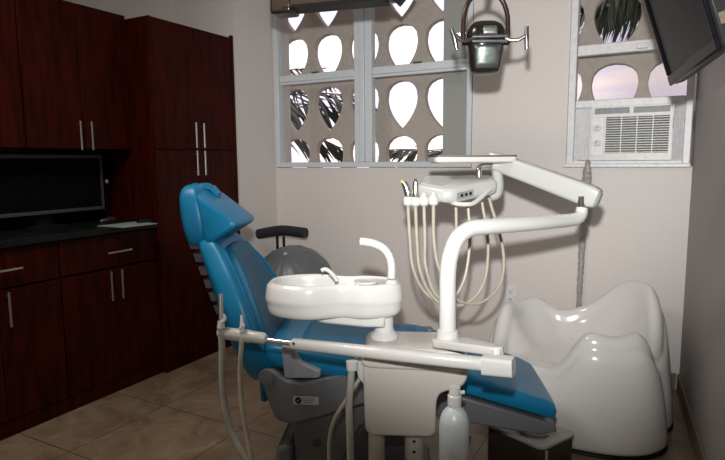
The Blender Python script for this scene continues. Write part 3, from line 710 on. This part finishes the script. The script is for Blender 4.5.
# ================================================================== DENTAL UNIT (cuspidor, post, arms)
un = thing('dental_unit', tuple(L(.40, -.5, 0)), 'white dental unit with rinse basin, curved post and instrument arm', 'dental unit')
VF = -.60                                  # near face
bp = [LP(*p, VF) for p in ((362, 356), (365, 430), (370, 436), (430, 437.5), (436, 434), (436.5, 402), (440, 394), (450, 391), (462, 388), (468, 379), (468.5, 360), (463, 356), (372, 355))]
body = obj('housing', prism([L(a, VF, b_) for a, b_ in rnd(bp, .018, 4)], NX*.175), cream, un, bevel=.016, seg=5)
tp = [LP(*p, VF-.01) for p in ((361, 366), (361, 355), (367, 349), (460, 351), (469, 357), (470, 370), (462, 374), (368, 369))]
obj('housing_top', prism([L(a, VF-.008, b_) for a, b_ in rnd(tp, .014, 4)], NX*.185), cream, body, bevel=.022, seg=6)
HT = max(b_ for a, b_ in tp)
# legs of the unit
for px, r in ((376.5, .026),):
    u_ = LP(px, 440, VF+.08)[0]
    obj('support_tube', tube([L(u_, VF+.08, .04), L(u_, VF+.08, .56)], r, 20), cream, un)
u_ = LP(414, 445, VF+.10)[0]
fz_ = LP(414, 458, VF+.10)[1]
cu_ = obj('connector_collar', tube([L(u_, VF+.10, fz_), L(u_, VF+.10, .56)], .030, 24), cream, un)
for py in (441.5, 452):
    z_ = LP(414, py, VF+.07)[1]; obj('screw_hole', lathe(L(u_, VF+.0705, z_), [(.005, 0), (.005, .001), (.0, .001)], 12, axis=-NX), blackp, cu_)
obj('lower_pipe', tube([L(u_, VF+.10, .04), L(u_, VF+.10, fz_+.01)], .02, 16), greyd, un)
obj('foot_plate', lbox(.20, .56, VF+.02, VF+.20, .0, .04), greyd, un, bevel=.01)
# basin: peanut outline, open bowl at the left
def Bo(a, s):                              # outline in (u, v), a angle; s offset inward
    c_, s_ = math.cos(a), math.sin(a)
    x = .215*c_; wv = .120-.038*math.exp(-((x-.015)/.06)**2) - .022*(x > 0)*min(1, x/.06)
    return Vector((x*(1-s/.215), s_*abs(s_)**-.25*wv*(1-s/.118) if abs(s_) > 1e-6 else 0))
BU, BV, BZ = .189, -.49, .850
def bring(s, z, fu=1, n=72, zf=None):
    o = []
    for k in range(n):
        p = Bo(2*PI*k/n, s); o.append(L(BU+p.x*fu, BV+p.y, z))
    return o
H_ = .958-BZ
rg_ = [bring(.07, BZ), bring(.03, BZ-.0), bring(.012, BZ+.006), bring(.003, BZ+.02), bring(.004, BZ+.045), bring(-.003, BZ+.052), bring(.0, BZ+.07), bring(.004, BZ+.10), bring(.008, BZ+H_-.008), bring(.013, BZ+H_), bring(.022, BZ+H_+.001), bring(.028, BZ+H_-.004)]
# inside: bowl at the left end
def inner(f_, z):
    o = []
    for k in range(72):
        p = Bo(2*PI*k/72, .028); q = Vector((-.095, 0)) + (p-Vector((-.095, 0)))*f_; o.append(L(BU+q.x, BV+q.y, z(q)))
    return o
dp = lambda q, d: BZ+H_-.006-d*max(0, min(1, (.055-q.x)/.05))
rg_ += [inner(.97, lambda q: dp(q, .02)), inner(.9, lambda q: dp(q, .055)), inner(.7, lambda q: dp(q, .08)), inner(.4, lambda q: dp(q, .09)), inner(.1, lambda q: dp(q, .095))]
basin = obj('basin', loft(rg_), white, un, sub=1)
obj('drain', lathe(L(BU-.095, BV, BZ+H_-.099), [(.018, 0), (.018, .003), (.0, .003)], 20), steel, basin)
cpz = L(BU+.10, BV-.01, BZ+H_-.004)
obj('cup_rest', lathe(cpz, [(.036, 0), (.036, .0055), (.033, .0065), (.030, .0045), (.0, .0045)], 28), white, basin)
# gooseneck cup filler
g0 = LP(391.5, 278, BV-.02); gp = [LP(*p, BV-.02) for p in ((391.5, 278), (391.5, 266), (389, 256), (383.5, 248.5), (375, 244), (366, 242), (360, 241.5))]
obj('cup_filler', tube([L(a, BV-.02, b_) for a, b_ in gp], .0125, 18, smooth=5), white, un, label='tall white gooseneck cup filler')
obj('filler_collar', lathe(L(gp[0][0], BV-.02, BZ+H_-.008), [(.02, 0), (.02, .01), (.013, .016), (.0, .016)], 20), white, un)
gp = [LP(*p, BV-.03) for p in ((337, 281), (334, 276), (329, 271), (325, 269.3), (321.5, 270.5))]
obj('bowl_rinse_spout', tube([L(a, BV-.03, b_) for a, b_ in gp], .0065, 12, smooth=5), white, un, label='small white bowl rinse spout')
# pedestal under basin
u_ = LP(384, 320, BV)[0]; zz0 = HT+.004
obj('basin_pedestal', lathe(L(u_, BV, zz0-.01), [(.046, 0), (.046, .012), (.040, .020), (.031, .028), (.029, .04), (.029, BZ-zz0+.012), (.0, BZ-zz0+.012)], 32), white, un)
obj('basin_under_tray', prism([L(a, BV-.06, b_) for a, b_ in [LP(*p, BV-.06) for p in ((300, 317), (385, 315), (385, 328), (365, 328), (325, 324))]], NX*.10), white, un, bevel=.008)
# post: curved tube
DP = 1.67
pp = [(447.5, 343, 1.67), (447.5, 300, 1.67), (447.8, 275, 1.67), (450, 257, 1.675), (457, 239, 1.69), (470, 229, 1.715), (490, 226.5, 1.75), (530, 223.8, 1.84), (566, 220.5, 1.94), (577, 218.5, 1.967), (581, 214, 1.978), (582, 208, 1.98)]
obj('post', tube([at(*p) for p in pp], [.0245]*7+[.024, .023, .022, .021, .020], 28, smooth=6), white, un)
b0 = at(447.5, 341, DP)
obj('post_collar', lathe(b0-Vector((0, 0, .006)), [(.036, 0), (.036, .012), (.033, .018), (.031, .038), (.025, .042), (.0, .042)], 32), white, un)
j0 = at(582, 208, 1.98)
obj('pivot_pin', tube([j0-Vector((0, 0, .012)), j0+Vector((0, 0, .042))], .016, 24), chrome, un, label='chrome pivot pin')
# upper arm (box section) - from pivot back over the chair
a0, a1 = at(590, 196, 1.975), at(494, 160.5, 2.20)
dA = (a1-a0); dh = Vector((dA.x, dA.y, 0)).normalized(); sA = Vector((-dh.y, dh.x, 0)); dA.normalize(); uA = sA.cross(dA)
if uA.z < 0: uA = -uA
Ln = (a1-a0).length
def armring(q, h_, w_): 
    c_ = a0+dA*q; pts = rnd([(-w_/2, -h_/2), (w_/2, -h_/2), (w_/2, h_/2), (-w_/2, h_/2)], min(h_, w_)*.3, 4)
    return [c_+sA*p[0]+uA*p[1] for p in pts]
ua = obj('upper_arm', loft([armring(-.035, .045, .03), armring(-.028, .066, .05), armring(-.01, .076, .058), armring(.03, .078, .06), armring(Ln*.5, .074, .058), armring(Ln-.02, .070, .056), armring(Ln+.015, .062, .05), armring(Ln+.022, .045, .03)]), dgrey, un)
# elbow to head
el = [at(497, 166, 2.20), at(497.5, 176, 2.19), at(498, 186, 2.18), at(496, 194, 2.17), at(489, 197, 2.165)]
obj('elbow', tube(el, [.021, .021, .022, .021, .018], 20, smooth=6), dgrey, un)
obj('elbow_collar', lathe(at(497, 169, 2.20)-Vector((0, 0, .012)), [(.024, 0), (.024, .03), (.0, .03)], 24), greyl, un)
# instrument head
HZ = at(455, 190, 2.12); 
hd = Vector((RT.x, RT.y, 0)).normalized(); hn = Vector((-hd.y, hd.x, 0))
ang = math.radians(-8); hu = hd*math.cos(ang)+hn*math.sin(ang); hv = Vector((-hu.y, hu.x, 0))
def hp_(a, b_, z): return HZ+hu*a+hv*b_+Vector((0, 0, z+b_*.22))
ol = rnd([(-.145, -.035), (-.115, .10), (.15, .10), (.158, .02), (.075, -.035), (-.005, -.10), (-.045, -.105)], .014, 4)
head = obj('instrument_head', loft([[hp_(p.x*.9, p.y*.9, -.022) for p in ol], [hp_(p.x*.98, p.y*.98, -.014) for p in ol], [hp_(p.x, p.y, .0) for p in ol], [hp_(p.x, p.y, .018) for p in ol], [hp_(p.x*.96, p.y*.96, .028) for p in ol], [hp_(p.x*.9, p.y*.9, .032) for p in ol]]), dgrey, un, angle=50)
obj('control_panel', prism([hp_(*p, .0325) for p in ((-.125, -.03), (-.105, .08), (-.02, .08), (-.01, -.03), (-.05, -.08))], (0, 0, .0015)), white, head, label='white instrument tray mat')
fa, fb = Vector((.072, -.0375)), Vector((.0, -.0965)); fd = (fb-fa).normalized(); fn = Vector((fd.y, -fd.x))
if fn.y > 0: fn = -fn
def fp_(q, z, o): p = fa.lerp(fb, q)+fn*o; return hp_(p.x, p.y, z)
keyp = obj('key_panel', hexa(NB(), [fp_(.08, -.010, -.004), fp_(.92, -.010, -.004), fp_(.92, -.010, .001), fp_(.08, -.010, .001), fp_(.08, .014, -.004), fp_(.92, .014, -.004), fp_(.92, .014, .001), fp_(.08, .014, .001)]), greyl, head)
for k in range(3):
    ax_ = (fp_(.5, 0, 1)-fp_(.5, 0, 0)).normalized()
    obj('push_button', lathe(fp_(.25+.22*k, .002, .001), [(.006, 0), (.006, .002), (.0, .0025)], 14, axis=ax_), blackp, head)
obj('handle', tube([at(448, 200, 2.06), at(455, 203.5, 2.04), at(466, 204.5, 2.03), (at(474, 203, 2.04)), at(484, 195, 2.08), at(492, 187.5, 2.12)], .0085, 12, smooth=6), cream, head)
# small swing bracket and tray
tc_ = at(471, 159.5, 2.22)
def tp_(a, b_, z): return Vector((tc_.x, tc_.y, 0))+hd*a+hn*b_+Vector((0, 0, tc_.z+z))
to = rnd([(-.158, -.11), (.155, -.11), (.155, .11), (-.158, .11)], .02, 5)
tray = obj('tray', loft([[tp_(p.x*.9, p.y*.9, -.014) for p in to], [tp_(p.x*.98, p.y*.98, -.008) for p in to], [tp_(p.x, p.y, .004) for p in to], [tp_(p.x, p.y, .009) for p in to], [tp_(p.x*.97, p.y*.97, .009) for p in to], [tp_(p.x*.96, p.y*.96, .0) for p in to]]), cream, un, angle=40)
obj('tray_liner', prism([tp_(p.x*1.0, p.y*1.0, .0095) for p in to], (0, 0, .0065)), greyd, tray, label='dark tray liner with a thin rim')
obj('tray_bracket', tube([at(479, 177, 2.13), at(479, 170, 2.13), at(480, 167, 2.14), at(486, 165.5, 2.17), at(500, 165.5, 2.2), at(508, 165, 2.2)], .010, 12, smooth=5), steel, un)
obj('bracket_knob', lathe(at(508, 169, 2.2), [(.016, 0), (.018, .01), (.016, .028), (.0, .028)], 20), dgrey, un)
# instrument holders, handpieces with their hoses
HOLD = [(408, 201, 2.07), (415.5, 201.5, 2.055), (424, 201, 2.045), (433.5, 200.5, 2.03)]
for i, h in enumerate(HOLD):
    p = at(*h); fwd = (hv*-1)
    bm = lathe(p-Vector((0, 0, .018)), [(.012, 0), (.0175, .006), (.0185, .026), (.014, .034), (.0, .034)], 18)
    tube([p, p-fwd*.03+hu*.03+Vector((0, 0, .008)), p-fwd*.06+hu*.05+Vector((0, 0, .010))], [.015, .012, .009], 12, bm)
    obj('instrument_holder', bm, white, un)
lab = ['yellow-tipped syringe handpiece, leftmost in the instrument holders', 'chrome handpiece, second from left in the instrument holders', 'short white handpiece, third from left in the instrument holders', 'white-nosed handpiece, rightmost in the instrument holders']
ends = [(456, 206, 2.10), (468, 206, 2.10), (482, 202, 2.13), (489, 198, 2.15)]
lows = [[(410, 240, 2.06), (413, 268, 2.06), (424, 291, 2.07), (440, 300, 2.08), (452, 275, 2.09), (456, 240, 2.10)],
        [(417, 240, 2.05), (420, 270, 2.05), (432, 296, 2.06), (448, 303, 2.07), (464, 280, 2.09), (470, 240, 2.1)],
        [(425, 240, 2.04), (426, 268, 2.04), (438, 297, 2.05), (462, 305, 2.08), (483, 285, 2.11), (488, 245, 2.13)],
        [(434, 240, 2.03), (439, 268, 2.03), (455, 298, 2.05), (480, 303, 2.10), (500, 284, 2.14), (503, 250, 2.15)]]
for i, h in enumerate(HOLD):
    p = at(*h); c = thing('dental_handpiece', tuple(p), lab[i], 'handpiece', 'handpieces on the instrument head')
    z = Vector((0, 0, 1)); ln = Vector((-.25, 0, 1)).normalized() if i == 0 else z+hu*-.05
    if i == 0:
        obj('barrel', tube([p+z*.017, p+z*.03, p+z*.055+hu*-.008, p+z*.068+hu*-.016], [.012, .0135, .012, .010], 14), steel, c)
        obj('tip', tube([p+z*.066+hu*-.014, p+z*.073+hu*-.026], [.006, .005], 10), yellow, c, label='yellow tip')
    elif i == 1:
        obj('barrel', tube([p+z*.017, p+z*.03, p+z*.05, p+z*.072], [.012, .014, .012, .009], 14), steel, c)
        obj('tip', tube([p+z*.071, p+z*.082], [.006, .004], 10), chrome, c)
    else:
        obj('barrel', tube([p+z*.0165, p+z*.024, p+z*.03], [.011, .010, .005], 14), white, c)
    pts = [p-z*.019]+[at(*q) for q in lows[i]]+[at(*ends[i])]
    obj('hose', tube(pts, [.0065]+[.0058]*(len(pts)-1), 10, smooth=10), hosem, c)
# ---- assistant arm: swivel plate from the post, long bar, holder
e0, e1 = at(514, 367, 1.435), at(483, 364, 1.47)
def barbox(p, q, h0, w0, h1, w1, rr_=.3):
    d = (q-p).normalized(); s = Vector((0, 0, 1)).cross(d).normalized(); u__ = d.cross(s); R = []
    for t_, h_, w_ in ((0, h0*.8, w0*.8), (.01, h0, w0), (.99, h1, w1), (1, h1*.8, w1*.8)):
        R.append([p.lerp(q, t_)+s*x.x+u__*x.y for x in rnd([(-w_/2, -h_/2), (w_/2, -h_/2), (w_/2, h_/2), (-w_/2, h_/2)], min(h_, w_)*rr_, 4)])
    return loft(R)
sa, sb = at(447.5, 341.5, 1.67), at(502, 351.5, 1.49); sd_ = (sb-sa); sl_ = sd_.length; sd_.normalize(); ss = Vector((0, 0, 1)).cross(sd_).normalized(); su = sd_.cross(ss)
if su.z < 0: su = -su
R0, R1 = .047, .020; R = []
sts = [(-R0*math.cos(PI/2*k/6), R0*math.sin(PI/2*k/6)) for k in range(0, 7)]+[(sl_-R1+R1*math.sin(PI/2*k/6)*1.0, R1*math.cos(PI/2*k/6)) for k in range(0, 7)]
for q, hw in sts:
    hw = max(hw, .004); R.append([sa+sd_*q+ss*x.x+su*x.y for x in rnd([(-hw, -.012), (hw, -.012), (hw, .012), (-hw, .012)], min(hw, .012)*.5, 4)])
obj('swivel_plate', loft(R), white, un)
obj('swivel_pin', tube([at(497, 351, 1.485), at(497, 364, 1.46)], .012, 16), white, un)
obj('arm_knuckle', barbox(e0, e1, .046, .05, .048, .05, .2), white, un)
f0, f1 = at(484, 364, 1.47), at(292, 343.5, 1.68)
bar = obj('assistant_arm', barbox(f0, f1, .034, .036, .032, .034, .42), white, un)
obj('arm_rod', tube([at(295, 343.8, 1.678), at(262, 339.5, 1.72)], .0085, 14), chrome, un, label='chrome extension rod')
h0, h1 = at(266, 338.5, 1.71), at(219, 332.5, 1.76)
hb = obj('holder_bar', tube([h0, h0.lerp(h1, .05), h0.lerp(h1, .3), h0.lerp(h1, .35), h0.lerp(h1, .95), h1], [.012, .017, .018, .0195, .0195, .014], 18), cream, un)
obj('pivot_screw', lathe(at(293.5, 343.5, 1.66), [(.004, 0), (.004, .004), (.0, .004)], 10, axis=-FW), blackp, bar)
# suction tubes held on the bar
Z = Vector((0, 0, 1))
c = thing('suction_handpiece', tuple(at(221, 332, 1.735)), 'grey metal suction handpiece standing on the arm end, photo left', 'handpiece')
obj('barrel', tube([at(221, 331, 1.745), at(221, 319, 1.745), at(220.5, 294, 1.745)], [.009, .0075, .0075], 14), steel, c)
vb = obj('valve', tube([at(221, 328, 1.74), at(221, 321, 1.74)], [.0125, .010], 14), white, c)
obj('valve_lever', tube([at(221, 323, 1.735), at(225, 319, 1.735), at(223.5, 314, 1.735)], [.006, .0055, .003], 8, smooth=3), white, vb)
obj('hose', tube([at(221.5, 337, 1.745), at(222, 350, 1.745), at(222, 372, 1.74), at(224, 400, 1.735), at(231, 430, 1.73), at(243, 456, 1.72), at(262, 485, 1.72)], .0105, 12, smooth=8), hoseg, c)
c = thing('saliva_ejector', tuple(at(241, 334, 1.725)), 'small white saliva ejector handpiece on the arm beside the suction handpiece', 'handpiece')
obj('barrel', tube([at(242, 332, 1.72), at(242, 324, 1.72), at(241.5, 315, 1.72)], [.008, .007, .0035], 12), white, c)
obj('valve_lever', tube([at(240, 329, 1.72), at(244, 325, 1.71)], [.006, .004], 8), white, c)
obj('hose', tube([at(242, 338, 1.72), at(241, 352, 1.72), at(240, 375, 1.72), at(242, 405, 1.71), at(247, 435, 1.70), at(253, 465, 1.69), at(262, 490, 1.69)], .0075, 12, smooth=8), hosem, c)
# hoses leaving the unit at its left side
c = thing('drain_hose', tuple(at(352, 365, 1.68)), 'thick white hose hanging from a socket left of the unit housing', 'hose')
obj('connector', tube([at(352, 361, 1.665), at(352, 370, 1.665)], [.018, .016], 16), white, c)
obj('tube', tube([at(351.5, 368, 1.665), at(350.5, 385, 1.665), at(349, 405, 1.665), at(350, 440, 1.66), at(352, 500, 1.66)], .0105, 12, smooth=8), hoseg, c)
tag(obj('air_hose', tube([at(362, 375, 1.72), at(355, 386, 1.72), at(344, 403, 1.72), at(334, 420, 1.72), at(329.5, 440, 1.72), at(330, 470, 1.72), at(335, 500, 1.72)], .006, 10, smooth=8), hosem), 'thin cream hose curving across the grey chair pedestal', 'hose')
br = [LP(*p, -.58) for p in ((354, 358), (364, 355), (364, 385), (358, 378))]
obj('hose_bracket', prism([L(a, -.58, b_) for a, b_ in br], NX*.03), white, un, bevel=.004)
# water bottle
c = thing('water_bottle', tuple(at(454.5, 480, 1.60)), 'translucent white water bottle hanging under the unit housing', 'bottle')
bt = at(454.5, 399, 1.62); rb = .0425
obj('bottle', lathe(bt, [(.0, -.27), (rb*.9, -.27), (rb, -.26), (rb, -.075), (rb*.96, -.06), (rb*.82, -.042), (rb*.6, -.030), (.017, -.022), (.0155, -.008), (.0, -.008)], 36), bottlem, c)
cp = obj('cap', lathe(bt, [(.017, -.018), (.020, -.016), (.020, .01), (.016, .014), (.016, .036), (.0, .036)], 24), white, c)
obj('cap_valve', tube([bt+Vector((0, 0, .02)), bt+Vector((0, 0, .02))+hd*.028], .006, 10), white, cp)
# loose cables by the pedestal
tag(obj('floor_hose', tube([L(.47, -.36, .006), L(.52, -.20, .012), L(.55, .05, .008), L(.64, .22, .008), L(.72, .38, .008)], .007, 10, smooth=8), greyd), 'dark hose on the floor between pedestal and utility box', 'hose')
oc = LP(533, 430, .0)
tag(obj('oval_cable_coil', tube([on(533, 431, 2, .206)+Vector((.055*math.cos(a), .04*math.sin(a), 0)) for a in [2*PI*k/30 for k in range(31)]], .005, 8), hosem), 'coiled cream cable lying on the utility box lid', 'cable')

# ================================================================== DENTAL LIGHT
lt = thing('dental_light', tuple(at(485, 40, 2.0)), 'brown and chrome dental light hanging before the back wall', 'dental light')
DL = 2.0
# flip basis: hd horizontal right, hn away
lc = at(485, 46, DL)
def lp(a, b_, z): return lc+hd*a+hn*b_+Vector((0, 0, z))
k_ = DL/F_PX
def oval(z, w_, d_, cy=0, n=32, p_=.75): return [lp(w_/2*sgp(math.cos(2*PI*k/n), p_), cy+d_/2*sgp(math.sin(2*PI*k/n), p_), z) for k in range(n)]
shell = [oval((46-y)*k_, w_*k_, d_) for y, w_, d_ in ((73, 20, .05), (71.5, 27, .075), (67, 30, .09), (56, 33, .11), (46, 36, .125), (38, 38, .13), (32, 37, .125), (27, 32, .11), (24, 24, .08), (23, 12, .04))]
hs_ = obj('lamp_housing', loft(shell), M('black_brown_enamel', (.010, .007, .006), .2), lt) if False else obj('lamp_housing', loft(shell), bronzed, lt)
# reflector window (chrome, curved) on the camera side
def facept(x, y):                          # x -1..1 across, y pixel row
    rows = [(73, 20, .05), (71.5, 27, .075), (67, 30, .09), (56, 33, .11), (46, 36, .125), (38, 38, .13), (32, 37, .125), (27, 32, .11), (24, 24, .08)]
    for i in range(len(rows)-1):
        if rows[i][0] >= y >= rows[i+1][0]:
            t_ = (rows[i][0]-y)/(rows[i][0]-rows[i+1][0]); w_ = rows[i][1]*(1-t_)+rows[i+1][1]*t_; d_ = rows[i][2]*(1-t_)+rows[i+1][2]*t_
    a = math.acos(max(-1, min(1, sgp(x, 1/.75)))); return lp(w_/2*k_*x, -d_/2*sgp(math.sin(a), .75)-.003, (46-y)*k_)
def patch(x0, x1, ys, name, mat, lab=None, dn=0):
    bm = NB(); nx = 12; V = []
    for y in ys:
        V.append([bm.verts.new(facept(x0+(x1-x0)*k/nx, y)-hn*dn) for k in range(nx+1)])
    for i in range(len(ys)-1):
        for k in range(nx): bm.faces.new((V[i][k], V[i][k+1], V[i+1][k+1], V[i+1][k]))
    o = obj(name, bm, mat, hs_, label=lab); s = o.modifiers.new('solid', 'SOLIDIFY'); s.thickness = .003; s.offset = 0; return o
refl = M('mirror_reflector', (.38, .40, .38), .42, metal=.9, bscale=14, noise=(.12, .15, .14), bump=.3)
patch(-.78, .78, (69, 64, 58, 52, 47.5), 'reflector', refl, 'mirrored reflector glass')
patch(-.30, .42, (38.5, 36, 33, 30.5), 'bulb_window', refl, 'small bright bulb window')
hb_ = tube([lp(-17*k_, -.078, 4.5*k_), lp(17*k_, -.078, 5*k_)], .0065, 12)
tube([lp(-17*k_, -.076, .5*k_), lp(17*k_, -.076, .5*k_)], .0065, 12, hb_)
obj('front_bar', hb_, chromed, lt)
for s in (-1, 1):
    b_ = tube([lp(s*16*k_, -.07, 3*k_), lp(s*22*k_, -.075, 1.0*k_), lp(s*28*k_, -.08, 1.5*k_), lp(s*34*k_, -.085, 5*k_)], [.006, .0065, .0065, .006], 12, smooth=5)
    hn_ = obj('side_handle', b_, chromed, lt)
    x_ = s*34.5
    obj('grip', tube([lp((x_+(-3 if s < 0 else 0))*k_, -.085, (13 if s > 0 else 11)*k_), lp(x_*k_, -.085, 3*k_), lp((x_+(2.5 if s < 0 else .5))*k_, -.085, -8*k_)], [.0065, .0085, .0065], 12, smooth=4), chromed, hn_)
# yoke
yk = [lp(-21*k_, 0, 2*k_), lp(-22*k_, 0, 14*k_), lp(-21*k_, 0, 30*k_), lp(-16*k_, 0, 44*k_), lp(-6*k_, 0, 51*k_), lp(6*k_, 0, 51*k_), lp(16*k_, 0, 44*k_), lp(21.5*k_, 0, 30*k_), lp(22.5*k_, 0, 14*k_), lp(22*k_, 0, 4*k_)]
obj('yoke', tube(yk, .0085, 12, smooth=6), bronze, lt)
for s in (-1, 1): obj('yoke_knob', tube([lp(s*17*k_, 0, 4*k_), lp(s*24*k_, 0, 4*k_)], .013, 16), bronze, lt)
# brown arm: box section in front of the wide window, its joint, the arm above to the yoke
# place the box at its own depth
q0, q1 = at(277, 4, 2.55), at(392, 4, 2.40)
q1.z = q0.z
dq = (q1-q0); dq.z = 0; lq = dq.length; dq.normalize(); nq = Vector((-dq.y, dq.x, 0))
def qb(a0_, a1_, b0, b1, c0, c1, bm=None):
    bm = bm or NB(); return hexa(bm, [q0+dq*a+nq*b_+Vector((0, 0, c_)) for a, b_, c_ in ((a0_, b0, c0), (a1_, b0, c0), (a1_, b1, c0), (a0_, b1, c0), (a0_, b0, c1), (a1_, b0, c1), (a1_, b1, c1), (a0_, b1, c1))])
ab = obj('arm_box', qb(.05, lq-.02, -.05, .05, -.030, .075), bronze, lt, bevel=.006)
obj('arm_lip', qb(.05, lq-.02, -.056, .056, -.038, -.030), blackp, ab, bevel=.002)
obj('arm_end_cap', qb(-.012, .09, -.055, .055, -.054, .08), bronze, ab, bevel=.012)
obj('arm_hanger', tube([q0+dq*.04+Vector((0, 0, .07)), q0+dq*.04+Vector((0, 0, ZC-q0.z))], .022, 16), bronze, lt)
j = q0+dq*lq
jb = obj('arm_joint', lathe(j-nq*.045+Vector((0, 0, .0)), [(.03, 0), (.035, .01), (.035, .08), (.03, .09), (.0, .09)], 20, axis=nq), bronze, lt)
bm = hexa(NB(), [j+Vector(v) for v in [tuple(dq*a+nq*b_+Vector((0, 0, c_))) for a, b_, c_ in ((.005, -.03, -.03), (.03, -.03, -.055), (.03, .03, -.055), (.005, .03, -.03), (.075, -.03, .045), (.10, -.03, .02), (.10, .03, .02), (.075, .03, .045))]])
obj('joint_link', bm, blackp, jb, bevel=.004)
for aa, cc in ((.02, -.025), (.05, .0)): obj('joint_bolt', lathe(j+dq*aa-nq*.03+Vector((0, 0, cc)), [(.008, 0), (.008, .008), (.0, .008)], 8, axis=-nq), steel, jb)
ytop = lp(0, 0, 51*k_)
obj('support_arm', tube([j+dq*.06+Vector((0, 0, .02)), j+dq*.12+Vector((0, 0, .10)), (j+dq*.12).lerp(ytop, .5)+Vector((0, 0, .28)), ytop+Vector((0, 0, .14)), ytop], [.02, .02, .018, .014, .012], 14, smooth=6), bronze, lt)
